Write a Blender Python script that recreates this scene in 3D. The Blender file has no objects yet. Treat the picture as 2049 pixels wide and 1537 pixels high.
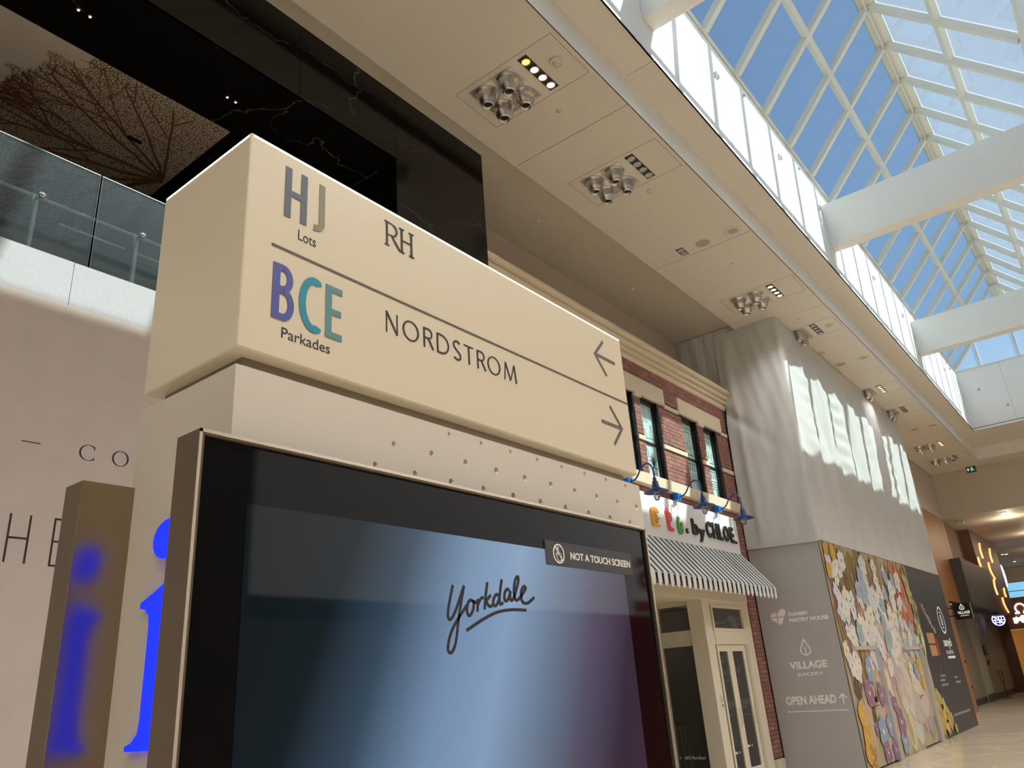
import bpy, bmesh, math, random
from mathutils import Vector, Matrix
random.seed(7)
PI = math.pi
C = bpy.context.scene.collection
scn = bpy.context.scene

# ------------------------------------------------------------------ camera, world, sun, exposure
YAW, PITCH, ROLL, FPX, CAMZ = math.radians(36.85), math.radians(21.62), math.radians(-4.285), 1550.0, 1.70
_f = Vector((-math.sin(YAW)*math.cos(PITCH), math.cos(YAW)*math.cos(PITCH), math.sin(PITCH)))
_r = Vector((math.cos(YAW), math.sin(YAW), 0)); _u = _r.cross(_f)
_r, _u = _r*math.cos(ROLL)+_u*math.sin(ROLL), -_r*math.sin(ROLL)+_u*math.cos(ROLL)
cd = bpy.data.cameras.new('camera'); cam = bpy.data.objects.new('camera', cd); C.objects.link(cam)
cd.sensor_width = 36; cd.lens = 36*FPX/2049; cd.clip_start = .05; cd.clip_end = 500
mw = Matrix.Identity(4)
for i in range(3):
    mw[i][0], mw[i][1], mw[i][2] = _r[i], _u[i], -_f[i]
mw[2][3] = CAMZ
cam.matrix_world = mw; scn.camera = cam

SUN = Vector((1, .49, 1.06)).normalized()
wd = bpy.data.worlds.new('sky'); scn.world = wd; wd.use_nodes = True
nt = wd.node_tree; bg = nt.nodes['Background']
sky = nt.nodes.new('ShaderNodeTexSky'); sky.sky_type = 'NISHITA'; sky.sun_disc = False
sky.sun_elevation = math.asin(SUN.z); sky.sun_rotation = math.atan2(SUN.x, SUN.y)
sky.air_density = 1.0; sky.dust_density = 1.6; sky.ozone_density = 1.0
nt.links.new(sky.outputs[0], bg.inputs[0]); bg.inputs[1].default_value = .15
sd = bpy.data.lights.new('sun', 'SUN'); so = bpy.data.objects.new('sun', sd); C.objects.link(so)
sd.energy = 6.8; sd.angle = math.radians(.6); sd.color = (1, .93, .84)
so.rotation_euler = SUN.to_track_quat('Z', 'Y').to_euler(); so.location = (10, 8, 30)
vs = scn.view_settings; vs.view_transform = 'Standard'; vs.look = 'None'; vs.gamma = 1; vs.use_curve_mapping = False
vs.exposure = 0.08

# ------------------------------------------------------------------ helpers
def ray(px, py):
    return _r*((px-1024.5)/FPX) - _u*((py-768.5)/FPX) + _f
def on(px, py, ax, val):                       # the point of a pixel's ray on a known plane
    i = 'xyz'.index(ax); d = ray(px, py); o = Vector((0, 0, CAMZ)); t = (val-o[i])/d[i]
    return o+d*t

def lin(c):
    return tuple(((v/255)/12.92 if v/255 <= .04045 else ((v/255+.055)/1.055)**2.4) for v in c)
MATS = {}
def mat(name, col, rough=.6, metal=0., emit=None, es=1., noise=0., nscale=4., bump=0., bscale=60., spec=.5, coat=0., rnd=0.):
    if name in MATS: return MATS[name]
    m = bpy.data.materials.new(name); m.use_nodes = True; t = m.node_tree; b = t.nodes['Principled BSDF']
    c = (*lin(col), 1); b.inputs['Base Color'].default_value = c
    b.inputs['Roughness'].default_value = rough; b.inputs['Metallic'].default_value = metal
    b.inputs['Specular IOR Level'].default_value = spec; b.inputs['Coat Weight'].default_value = coat
    if emit:
        b.inputs['Emission Color'].default_value = (*lin(emit), 1); b.inputs['Emission Strength'].default_value = es
    tc = None
    if noise or bump:
        tc = t.nodes.new('ShaderNodeTexCoord')
    last = None
    if noise:
        n = t.nodes.new('ShaderNodeTexNoise'); n.inputs['Scale'].default_value = nscale; n.inputs['Detail'].default_value = 6
        t.links.new(tc.outputs['Object'], n.inputs['Vector'])
        mx = t.nodes.new('ShaderNodeMix'); mx.data_type = 'RGBA'
        mx.inputs['A'].default_value = tuple(v*(1-noise) for v in c[:3])+(1,)
        mx.inputs['B'].default_value = tuple(min(1, v*(1+noise)) for v in c[:3])+(1,)
        t.links.new(n.outputs['Fac'], mx.inputs['Factor']); last = mx.outputs['Result']
    if rnd:
        oi = t.nodes.new('ShaderNodeObjectInfo'); hs = t.nodes.new('ShaderNodeHueSaturation')
        mr = t.nodes.new('ShaderNodeMapRange'); mr.inputs['To Min'].default_value = 1-rnd; mr.inputs['To Max'].default_value = 1+rnd
        t.links.new(oi.outputs['Random'], mr.inputs['Value']); t.links.new(mr.outputs[0], hs.inputs['Value'])
        if last: t.links.new(last, hs.inputs['Color'])
        else: hs.inputs['Color'].default_value = c
        last = hs.outputs[0]
    if last: t.links.new(last, b.inputs['Base Color'])
    if bump:
        n2 = t.nodes.new('ShaderNodeTexNoise'); n2.inputs['Scale'].default_value = bscale; n2.inputs['Detail'].default_value = 5
        t.links.new(tc.outputs['Object'], n2.inputs['Vector'])
        bp = t.nodes.new('ShaderNodeBump'); bp.inputs['Strength'].default_value = bump; bp.inputs['Distance'].default_value = .02
        t.links.new(n2.outputs['Fac'], bp.inputs['Height']); t.links.new(bp.outputs[0], b.inputs['Normal'])
    MATS[name] = m
    return m

def glassmat(name, tint, rough=.0, refl=1., haze=0., hazecol=(200, 215, 220), trans=False):
    if name in MATS: return MATS[name]
    m = bpy.data.materials.new(name); m.use_nodes = True; t = m.node_tree; t.nodes.clear()
    out = t.nodes.new('ShaderNodeOutputMaterial'); tr = t.nodes.new('ShaderNodeBsdfTransparent'); gl = t.nodes.new('ShaderNodeBsdfGlossy')
    tr.inputs[0].default_value = (*tint, 1); gl.inputs['Roughness'].default_value = rough
    fr = t.nodes.new('ShaderNodeFresnel'); fr.inputs[0].default_value = 1.5
    ml = t.nodes.new('ShaderNodeMath'); ml.operation = 'MULTIPLY'; ml.inputs[1].default_value = refl; ml.use_clamp = True
    t.links.new(fr.outputs[0], ml.inputs[0])
    base = tr.outputs[0]
    if haze:
        df = t.nodes.new('ShaderNodeBsdfTranslucent' if trans else 'ShaderNodeBsdfDiffuse'); df.inputs[0].default_value = (*lin(hazecol), 1)
        m2 = t.nodes.new('ShaderNodeMixShader'); m2.inputs[0].default_value = haze
        t.links.new(tr.outputs[0], m2.inputs[1]); t.links.new(df.outputs[0], m2.inputs[2]); base = m2.outputs[0]
    mx = t.nodes.new('ShaderNodeMixShader'); t.links.new(ml.outputs[0], mx.inputs[0])
    t.links.new(base, mx.inputs[1]); t.links.new(gl.outputs[0], mx.inputs[2]); t.links.new(mx.outputs[0], out.inputs[0])
    MATS[name] = m
    return m

WP = {}
class MB:
    def __init__(s): s.v = []; s.f = []; s.c = []; s.col = None; s.nr = 0
    def face(s, pts):
        n = len(s.v); s.v += [Vector(p) for p in pts]; s.f.append(list(range(n, n+len(pts)))); s.c.append(s.col); return s
    def mesh(s, vs_, fs_):
        n = len(s.v); s.v += [Vector(p) for p in vs_]
        for f in fs_: s.f.append([n+i for i in f]); s.c.append(s.col)
        return s
    def box(s, x0, x1, y0, y1, z0, z1):
        x0, x1 = sorted((x0, x1)); y0, y1 = sorted((y0, y1)); z0, z1 = sorted((z0, z1))
        return s.mesh([(x0,y0,z0),(x1,y0,z0),(x1,y1,z0),(x0,y1,z0),(x0,y0,z1),(x1,y0,z1),(x1,y1,z1),(x0,y1,z1)],
                      [(3,2,1,0),(4,5,6,7),(0,1,5,4),(1,2,6,5),(2,3,7,6),(3,0,4,7)])
    def prism(s, pts, ax, d0, d1):             # polygon (u,v) extruded along an axis: 'x' (u=y,v=z), 'y' (u=x,v=z), 'z' (u=x,v=y)
        g = {'x': lambda u, v, d: (d, u, v), 'y': lambda u, v, d: (u, d, v), 'z': lambda u, v, d: (u, v, d)}[ax]
        n = len(pts); vs_ = [g(u, v, d0) for u, v in pts]+[g(u, v, d1) for u, v in pts]
        fs_ = [list(range(n)), list(range(2*n-1, n-1, -1))]+[(i, (i+1) % n, n+(i+1) % n, n+i) for i in range(n)]
        return s.mesh(vs_, fs_)
    def beam(s, a, b, up, w, h):               # bar of section w x h from a to b, its top on the line, hanging along -up
        a, b, up = Vector(a), Vector(b), Vector(up).normalized(); d = (b-a).normalized(); sd_ = d.cross(up).normalized()*w/2
        vs_ = [a-sd_, a+sd_, a+sd_-up*h, a-sd_-up*h, b-sd_, b+sd_, b+sd_-up*h, b-sd_-up*h]
        return s.mesh(vs_, [(0,1,2,3),(7,6,5,4),(0,4,5,1),(1,5,6,2),(2,6,7,3),(3,7,4,0)])
    def tube(s, pts, r, n=8, cap=True):
        pts = [Vector(p) for p in pts]; rings = []; rr = r if isinstance(r, (list, tuple)) else [r]*len(pts)
        ref = None
        for i, p in enumerate(pts):
            d = (pts[min(i+1, len(pts)-1)]-pts[max(i-1, 0)]).normalized()
            if ref is None: ref = d.orthogonal().normalized()
            ref = (ref-d*ref.dot(d)).normalized(); b = d.cross(ref)
            rings.append([p+(ref*math.cos(2*PI*k/n)+b*math.sin(2*PI*k/n))*rr[i] for k in range(n)])
        vs_ = [q for g in rings for q in g]; fs_ = []
        for i in range(len(pts)-1):
            for k in range(n): fs_.append((i*n+k, i*n+(k+1) % n, (i+1)*n+(k+1) % n, (i+1)*n+k))
        if cap: fs_ += [list(range(n-1, -1, -1)), [len(vs_)-n+k for k in range(n)]]
        return s.mesh(vs_, fs_)
    def lathe(s, prof, ctr, n=20, axis='z', cap=False):      # prof: (radius, height along axis)
        c = Vector(ctr); g = {'z': lambda a, b, h: Vector((a, b, h)), 'x': lambda a, b, h: Vector((h, a, b)), 'y': lambda a, b, h: Vector((a, h, b))}[axis]
        vs_ = [c+g(r*math.cos(2*PI*k/n), r*math.sin(2*PI*k/n), h) for r, h in prof for k in range(n)]; fs_ = []
        for i in range(len(prof)-1):
            for k in range(n): fs_.append((i*n+k, i*n+(k+1) % n, (i+1)*n+(k+1) % n, (i+1)*n+k))
        if cap: fs_ += [list(range(n-1, -1, -1)), [len(vs_)-n+k for k in range(n)]]
        return s.mesh(vs_, fs_)
    def ribbon(s, pl, pts, w, d, th=.002, closed=False):     # flat stroke of width w on a plane at d, proud by th
        P = [Vector((p[0], p[1])) for p in pts]; n = len(P); L = []; R = []
        ww = w if isinstance(w, (list, tuple)) else [w]*n
        for i in range(n):
            a = P[(i-1) % n] if (i > 0 or closed) else P[i]; b = P[(i+1) % n] if (i < n-1 or closed) else P[i]
            d1 = (P[i]-a); d2 = (b-P[i])
            if d1.length < 1e-9: d1 = d2
            if d2.length < 1e-9: d2 = d1
            n1 = Vector((-d1.y, d1.x)).normalized(); n2 = Vector((-d2.y, d2.x)).normalized(); m = n1+n2
            if m.length < 1e-6: m = n1
            m.normalize(); k = 1/max(.45, m.dot(n1)); L.append(P[i]+m*(ww[i]/2*k)); R.append(P[i]-m*(ww[i]/2*k))
        e = n if closed else n-1; s.nr += 1; th = th+.00012*s.nr
        for i in range(e):
            j = (i+1) % n; s.slab(pl, [L[i], R[i], R[j], L[j]], d, th)
        return s
    def slab(s, pl, q, d, th):
        n = len(q); g = PL[pl]; vs_ = [g(u[0], u[1], d) for u in q]+[g(u[0], u[1], d, th) for u in q]
        return s.mesh(vs_, [list(range(n, 2*n))]+[(i, (i+1) % n, n+(i+1) % n, n+i) for i in range(n)])
    def build(s, name, m, parent=None, smooth=False, bevel=0., recalc=True, origin=None):
        me = bpy.data.meshes.new(name)
        if parent is not None: o0 = WP[parent]
        elif origin is not None: o0 = Vector(origin)
        else:
            xs = [p.x for p in s.v]; ys = [p.y for p in s.v]; zs = [p.z for p in s.v]
            o0 = Vector(((min(xs)+max(xs))/2, (min(ys)+max(ys))/2, min(zs)))
        me.from_pydata([p-o0 for p in s.v], [], s.f)
        if any(c is not None for c in s.c):
            at = me.color_attributes.new('Col', 'FLOAT_COLOR', 'CORNER'); k = 0
            for f, c in zip(s.f, s.c):
                q = (*lin(c or (200, 200, 200)), 1)
                for _ in f: at.data[k].color = q; k += 1
        if recalc:
            bm = bmesh.new(); bm.from_mesh(me); bmesh.ops.recalc_face_normals(bm, faces=bm.faces); bm.to_mesh(me); bm.free()
        if smooth:
            for p in me.polygons: p.use_smooth = True
        if m: me.materials.append(m)
        o = bpy.data.objects.new(name, me); C.objects.link(o)
        if parent is not None: o.parent = parent
        else: o.location = o0
        WP[o] = o0
        if bevel:
            b = o.modifiers.new('bevel', 'BEVEL'); b.width = bevel; b.segments = 2; b.limit_method = 'ANGLE'
        return o
PL = {'+X': lambda u, v, d, th=0: (d+th, u, v), '-Y': lambda u, v, d, th=0: (u, d-th, v), '-X': lambda u, v, d, th=0: (d-th, u, v),
      '-Z': lambda u, v, d, th=0: (u, v, d-th)}
TXT = {}
def text_geo(body, bold=0., shear=0.):
    k = (body, bold, shear)
    if k not in TXT:
        cu = bpy.data.curves.new('t', 'FONT'); cu.body = body; cu.offset = bold; cu.shear = shear; cu.fill_mode = 'FRONT'; cu.extrude = 0; cu.resolution_u = 4
        ob = bpy.data.objects.new('t', cu); C.objects.link(ob)
        dg = bpy.context.evaluated_depsgraph_get(); me = bpy.data.meshes.new_from_object(ob.evaluated_get(dg))
        vs_ = [(p.co.x, p.co.y) for p in me.vertices]; fs_ = [list(p.vertices) for p in me.polygons]
        bpy.data.objects.remove(ob); bpy.data.curves.remove(cu); bpy.data.meshes.remove(me); TXT[k] = (vs_, fs_)
    return TXT[k]
def put_text(mb, body, pl, u0, u1, v0, v1, d, th=.002, bold=0., shear=0., tilt=0., flip=False):
    vs_, fs_ = text_geo(body, bold, shear)
    ux = [p[0] for p in vs_]; vx = [p[1] for p in vs_]; a, b, c_, e = min(ux), max(ux), min(vx), max(vx)
    g = PL[pl]; q = []
    for p in vs_:
        s = (p[0]-a)/(b-a); w = (p[1]-c_)/(e-c_); u = u0+(u1-u0)*s; v = v0+(v1-v0)*w+tilt*s
        q.append((u, v))
    n = len(q); edges = {}
    for f in fs_:
        for i in range(len(f)):
            k = (f[i], f[(i+1) % len(f)]); edges[k] = 1
    V = [g(u, v, d, th) for u, v in q]+[g(u, v, d) for u, v in q]; F = [list(f) for f in fs_]
    for (i, j) in edges:
        if (j, i) not in edges: F.append((i, j, j+n, i+n))
    mb.mesh(V, F)
def arc(cx, cy, rx, ry, a0, a1, n=14):
    return [(cx+rx*math.cos(math.radians(a0+(a1-a0)*i/n)), cy+ry*math.sin(math.radians(a0+(a1-a0)*i/n))) for i in range(n+1)]
def smooth(pts, k=5):
    out = []; P = [pts[0]]+list(pts)+[pts[-1]]
    for i in range(1, len(P)-2):
        p0, p1, p2, p3 = P[i-1], P[i], P[i+1], P[i+2]
        for j in range(k):
            t = j/k
            out.append(tuple(.5*(2*p1[c]+(p2[c]-p0[c])*t+(2*p0[c]-5*p1[c]+4*p2[c]-p3[c])*t*t+(3*p1[c]-p0[c]-3*p2[c]+p3[c])*t**3) for c in range(len(p1))))
    out.append(tuple(pts[-1])); return out

def thing(name, loc, label, cat, group=None, kind=None):
    o = bpy.data.objects.new(name, None); C.objects.link(o); o.location = loc; o.empty_display_size = .2; WP[o] = Vector(loc)
    return tag(o, label, cat, group, kind)
def tag(o, label=None, cat=None, group=None, kind=None):
    if label: o['label'] = label
    if cat: o['category'] = cat
    if group: o['group'] = group
    if kind: o['kind'] = kind
    return o
def struct(o, label=None):
    o['kind'] = 'structure'
    if label: o['label'] = label
    return o
def B(*a): return MB().box(*a)
def kids(o): return [c for c in C.objects if c.parent is o]
def copy_tree(o, loc=None, parent=None, label=None):
    c = o.copy(); C.objects.link(c); c.parent = parent
    if loc is not None: c.location = loc; WP[c] = Vector(loc)
    else: WP[c] = WP.get(parent, Vector())
    if label: c['label'] = label
    for k in KIDS.get(o, []) or kids(o): copy_tree(k, None, c)
    return c
KIDS = {}

# ------------------------------------------------------------------ materials
white = mat('white_paint', (236, 236, 232), .55, noise=.02)
well = mat('well_plaster', (238, 238, 236), .6, noise=.02)
beige = mat('ceiling_paint', (214, 208, 196), .55, noise=.015, nscale=.7)
beige2 = mat('soffit_shaded', (190, 183, 168), .6, noise=.02, nscale=.8)  # darker than the main ceiling: the recess's shade is in the colour
wallp = mat('wall_paint', (205, 196, 182), .6, noise=.02)
gap = mat('joint_shadow', (70, 62, 52), .8)
alu = mat('white_aluminium', (222, 220, 210), .45)
black = mat('black', (12, 12, 13), .5)
ink = mat('black_ink', (38, 33, 36), .6)
steel = mat('brushed_steel', (214, 212, 208), .30, 1., noise=.25, nscale=7)
chrome = mat('chrome', (225, 225, 225), .12, 1.)
bronze = mat('bronze_metal', (132, 119, 100), .3, 1., noise=.06, nscale=3)
cream = mat('cream_paint', (232, 222, 200), .5)
stone = mat('cast_stone', (216, 202, 176), .7, noise=.025, nscale=2, bump=.02)
glassky = glassmat('skylight_glass', (.72, .91, .97), 0., .3, .15, (225, 240, 245), True)
railglass = glassmat('railing_glass', (.86, .91, .93), 0., .9, .07, (180, 195, 200))
shopglass = glassmat('shop_glass', (.6, .62, .6), 0., 1.6, .14, (130, 130, 120))

# ------------------------------------------------------------------ shell
ZC, ZS, ZL = 8.66, 8.80, 9.11         # dropped ceiling, upper strip, soffit above the lip
XM = -.95                             # ridge line; the hall is symmetric about it
def mir(x): return 2*XM-x
Y0, Y1, YW, YB = -14., 34.85, 30.95, 33.65
marb = None
def floor_mat():
    m = mat('polished_limestone', (212, 194, 166), .16, noise=.10, nscale=1.1, spec=.6, rnd=.04)
    t = m.node_tree; b = t.nodes['Principled BSDF']; src = b.inputs['Base Color'].links[0].from_socket
    tc = t.nodes.new('ShaderNodeNewGeometry'); n = t.nodes.new('ShaderNodeTexNoise'); n.inputs['Scale'].default_value = .8; n.inputs['Detail'].default_value = 4
    ad = t.nodes.new('ShaderNodeVectorMath'); ad.operation = 'MULTIPLY_ADD'; ad.inputs[1].default_value = (1.2, 1.2, 1.2)
    t.links.new(tc.outputs['Position'], n.inputs['Vector']); t.links.new(n.outputs['Color'], ad.inputs[0]); t.links.new(tc.outputs['Position'], ad.inputs[2])
    vo = t.nodes.new('ShaderNodeTexVoronoi'); vo.feature = 'DISTANCE_TO_EDGE'; vo.inputs['Scale'].default_value = .42
    t.links.new(ad.outputs[0], vo.inputs['Vector'])
    mr = t.nodes.new('ShaderNodeMapRange'); mr.inputs['From Max'].default_value = .035; mr.inputs['To Min'].default_value = .55; mr.inputs['To Max'].default_value = 0
    t.links.new(vo.outputs['Distance'], mr.inputs['Value'])
    mx = t.nodes.new('ShaderNodeMix'); mx.data_type = 'RGBA'; mx.inputs['B'].default_value = (*lin((232, 220, 200)), 1)
    t.links.new(mr.outputs[0], mx.inputs['Factor']); t.links.new(src, mx.inputs['A']); t.links.new(mx.outputs['Result'], b.inputs['Base Color'])
    return m
flm = floor_mat()
fl = struct(B(-12, 8, Y0, 72, -.3, -.006).build('floor', flm), 'polished cream stone floor of the mall')
tile = None
for i in range(4):
    for j in range(30):
        x, y = -6.4+1.2*i, 13.2+1.2*j
        if tile is None:
            tile = MB().box(0, 1.194, 0, 1.194, -.006, 0); tile.v = [p+Vector((x, y, 0)) for p in tile.v]
            tile = tile.build('floor_tile', flm, fl); t0 = Vector((x, y, 0)); 
        else:
            c = tile.copy(); C.objects.link(c); c.parent = fl; c.location = Vector((x, y, 0))-t0

# dropped ceiling with panel joints, left side (seen) and right side (mirrored, one piece)
joints = [-9, -4.6, -.5, 3.5, 7.5, 11.62, 15.45, 19.5, 23.5, 27.4, 31.4, 34.85]
ce = struct(B(-5.27, -3.4, Y0, 34.85, ZC+.012, ZS+.5).build('ceiling', gap), 'flat dropped ceiling along the shop fronts')
for a, b in zip(joints[:-1], joints[1:]):
    B(-5.27, -3.4, a+.005, b-.005, ZC, ZC+.012).build('ceiling_panel', beige, ce)
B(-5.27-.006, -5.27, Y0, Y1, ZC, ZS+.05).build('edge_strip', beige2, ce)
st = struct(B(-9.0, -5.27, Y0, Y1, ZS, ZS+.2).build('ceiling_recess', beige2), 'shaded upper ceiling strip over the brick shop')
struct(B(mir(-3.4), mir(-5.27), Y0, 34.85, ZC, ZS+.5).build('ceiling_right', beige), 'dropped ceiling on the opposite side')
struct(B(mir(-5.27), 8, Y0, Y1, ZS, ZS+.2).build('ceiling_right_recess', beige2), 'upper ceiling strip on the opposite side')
# lip (vertical face at x=-3.4), soffit above it, curb at the well edge
def trimline(n, *a, m=white, label=None): return struct(B(*a).build('trim_%d' % n, m), label)
trimline(1, -3.412, -3.398, Y0, YB, ZC-.0, ZL+.1, m=well, label='pale vertical lip of the dropped ceiling')
trimline(2, mir(-3.398), mir(-3.412), Y0, YB, ZC, ZL+.1, m=well, label='vertical lip on the opposite side')
trimline(3, -3.4, mir(-3.4), YB, YB+.02, ZC, ZL+.1, m=well, label='vertical lip across the end of the skylight')
so2 = struct(B(-3.4, -2.965, Y0, 7.51, ZL, ZL+.02).build('ceiling_ledge', beige), 'narrow soffit between the lip and the skylight well')
B(-3.4, -2.965, 7.518, YB, ZL, ZL+.02).build('ceiling_panel', beige, so2)
B(-2.965, mir(-2.965), YW-.03, YB, ZL, ZL+.02).build('ceiling_panel', beige, so2)
B(mir(-2.965), mir(-3.4), Y0, YB, ZL, ZL+.02).build('ceiling_panel', beige, so2)
# curb: bright upstand, dark slot, then the well wall
trimline(4, -2.98, -2.965, Y0, YW-.03, ZL, ZL+.075, m=well, label='bright upstand along the foot of the skylight well')
trimline(5, -3.02, -2.975, Y0, YW, ZL+.075, ZL+.10, m=gap, label='dark slot above the upstand')
trimline(6, -2.98, mir(-2.98), YW-.045, YW-.03, ZL, ZL+.075, m=well, label='upstand across the end of the well')
trimline(7, -2.98, mir(-2.98), YW-.03, YW, ZL+.075, ZL+.10, m=gap, label='slot at the end of the well')
ZT = 11.33
struct(B(-3.2, -3.0, Y0, YW+.2, ZL+.02, ZT).build('wall_left', well), 'sunlit white wall of the skylight well')
struct(B(mir(-3.0), mir(-3.2), Y0, YW+.2, ZL+.0, ZT).build('wall_right', well), 'white wall of the skylight well on the sunny side')
wf = struct(B(-3.0, mir(-3.0), YW, YW+.2, ZL+.02, ZT).build('wall_far', well), 'pale end wall of the skylight well')
B(-3.0, mir(-3.0), YW-.0015, YW, ZL+.1, ZL+.104).build('seam', gap, wf)
B(-1.62, -1.616, YW-.0015, YW, ZL+.1, ZT).build('seam', gap, wf)
struct(B(-3.0, mir(-3.0), Y0-.2, Y0, ZL, ZT+2.6).build('wall_back', well), 'end wall of the skylight behind the viewer')
struct(B(-9, 8, Y0-.25, Y0, -.3, ZL).build('wall_back_lower', wallp), 'plain wall closing the hall behind')

# ------------------------------------------------------------------ skylight roof
ZR = 13.72; YS = [9.8+1.298*k for k in range(-18, 17)]
XL, XR = -3.0, mir(-3.0); ZSILL = ZT+.10
sk = thing('skylight', (XM, (Y0+YW)/2, ZT), 'long pitched glass skylight with white rafters over the mall', 'skylight')
def slope(side, s):      # s: 0 at the sill, 1 at the ridge
    x0 = XL if side < 0 else XR
    return x0+(XM-x0)*s, ZSILL+(ZR-ZSILL)*s
def nrm(side): return Vector((side*(ZR-ZSILL), 0, abs(XM-XL))).normalized()
raf = {}
for side in (-1, 1):
    n = nrm(side)
    a = slope(side, 0); b = slope(side, 1)
    for y in YS:
        p, q = Vector((a[0], y, a[1])), Vector((b[0], y, b[1]))
        if side not in raf:
            raf[side] = (MB().beam(p, q, n, .115, .13).build('rafter', alu, sk), y)
        else:
            c = raf[side][0].copy(); C.objects.link(c); c.parent = sk; c.location = (0, y-raf[side][1], 0)
    m = slope(side, .5)
    MB().beam((m[0], YS[0], m[1]), (m[0], YS[-1], m[1]), n, .10, .125).build('purlin', alu, sk)
    MB().beam((a[0], Y0, a[1]), (a[0], YW+.1, a[1]), n, .05, .05).build('sill_bar', alu, sk)
    B(a[0]-.05, a[0]+.0, Y0, YW+.15, ZT, ZSILL).build('sill', well, sk)
    pane = {}
    for k in range(len(YS)-1):
        for r_, (s0, s1) in enumerate(((0, .5), (.5, 1))):
            y0, y1 = YS[k]+.02, YS[k+1]-.02
            if r_ not in pane:
                A, D = slope(side, s0+.012), slope(side, s1-.012); o = n*.012
                P = [Vector((A[0], y0, A[1])), Vector((A[0], y1, A[1])), Vector((D[0], y1, D[1])), Vector((D[0], y0, D[1]))]
                pane[r_] = (MB().face([v+o for v in P]).build('pane', glassky, sk, recalc=False), YS[k])
            else:
                c = pane[r_][0].copy(); C.objects.link(c); c.parent = sk; c.location = (0, YS[k]-pane[r_][1], 0)
MB().beam((XM, YS[0]-.1, ZR+.05), (XM, YW+.1, ZR+.05), (0, 0, 1), .34, .19).build('ridge_beam', alu, sk)
# glazed gable at the far end
gx = [XL, -2.176, XM, mir(-2.176), XR]
def gz(x): return ZSILL+(ZR-ZSILL)*(1-abs(x-XM)/(XM-XL))
for x in gx[1:-1]: B(x-.035, x+.035, YW-.02, YW+.1, ZT, gz(x)).build('mullion', alu, sk)
for a, b in zip(gx[:-1], gx[1:]):
    MB().face([(a, YW+.06, ZT), (b, YW+.06, ZT), (b, YW+.06, gz(b)), (a, YW+.06, gz(a))] if gz(a) > ZSILL+.01 and gz(b) > ZSILL+.01 else
              ([(a, YW+.06, ZT), (b, YW+.06, ZT), (b, YW+.06, gz(b))] if gz(b) > gz(a) else [(a, YW+.06, ZT), (b, YW+.06, ZT), (a, YW+.06, gz(a))])).build('gable_pane', glassky, sk, recalc=False)
B(XL, XR, YW-.03, YW+.1, ZT, ZT+.06).build('gable_sill', alu, sk)
# cross beams
bm0 = None
for y in (-8.35, -.4, 7.46, 15.40, 23.42):
    if bm0 is None:
        bm0 = B(XL, XR, y, y+.31, 9.82, 10.84).build('cross_beam', white, bevel=.006)
        tag(bm0, 'deep white box beam spanning the skylight well from wall to wall', 'beam', 'cross beams under the skylight')
    else:
        c = bm0.copy(); C.objects.link(c); c.location.y = y+.155
# sprinkler pipe under the ridge
pp = thing('sprinkler_pipe', (XM, 9, ZR-.2), 'thin pale pipe clipped under the skylight ridge', 'pipe')
MB().tube([(XM-.03, -10, ZR-.20), (XM-.03, YW, ZR-.20)], .026, 8).build('pipe', mat('pipe_paint', (226, 220, 205), .35), pp, True)
for k, y in enumerate(YS[8::1]):
    MB().lathe([(.03, -.03), (.036, -.03), (.036, .03), (.03, .03)], (XM-.03, y, ZR-.20), 10, 'y').box(XM-.045, XM-.015, y-.012, y+.012, ZR-.20, ZR-.14).build('clamp', steel, pp)
# little brackets with cables, and sensors, on the sunny well wall
bk = None
for y in (10.06, 12.86, 15.13, 19.31, 22.28, 25.1, 27.94):
    if bk is None:
        bk = thing('wire_bracket', (-3.0, y, 10.6), 'small white bracket with thin cables on the skylight wall', 'bracket', 'brackets along the skylight wall')
        B(-3.0, -2.95, y-.06, y+.06, 10.665, 10.69).box(-3.0, -2.955, y-.06, y-.045, 10.57, 10.665).box(-3.0, -2.955, y+.045, y+.06, 10.61, 10.665).build('bracket', mat('bracket_paint', (232, 232, 232), .5), bk)
        MB().tube([(-2.985, y+.05, 10.66), (-2.985, y+.09, ZL+.1)], .004, 5).build('cable', mat('cable_grey', (200, 200, 202), .5), bk)
        MB().tube([(-2.985, y-.05, 10.6), (-2.985, y-.05, 10.3)], .004, 5).build('cable', mat('cable_grey', (0, 0, 0)), bk)
    else: copy_tree(bk, (-3.0, y, 10.6))
sn = None
for y in (11.41, 14.23, 28.9, 29.6):
    if sn is None:
        sn = MB().lathe([(.03, 0), (.03, .03), (.015, .035), (.0, .035)], (-3.0, y, 11.15), 12, 'x').build('wall_sensor', mat('sensor_grey', (190, 190, 190), .5), None, True)
        tag(sn, 'tiny round grey sensor high on the skylight wall', 'sensor', 'sensors on the skylight wall'); z0 = sn.location.copy()
    else: c = sn.copy(); C.objects.link(c); c.location = (z0.x, z0.y+y-11.41, z0.z)
for x, z in ((-2.45, 10.55), (-1.75, 9.78)):
    o = MB().lathe([(.0, -.04), (.03, -.04), (.05, 0)], (x, YW, z), 12, 'y').build('wall_sensor', MATS['sensor_grey'], None, True)
    tag(o, 'tiny round grey sensor on the end wall of the skylight', 'sensor', 'sensors on the skylight end wall')

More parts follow.
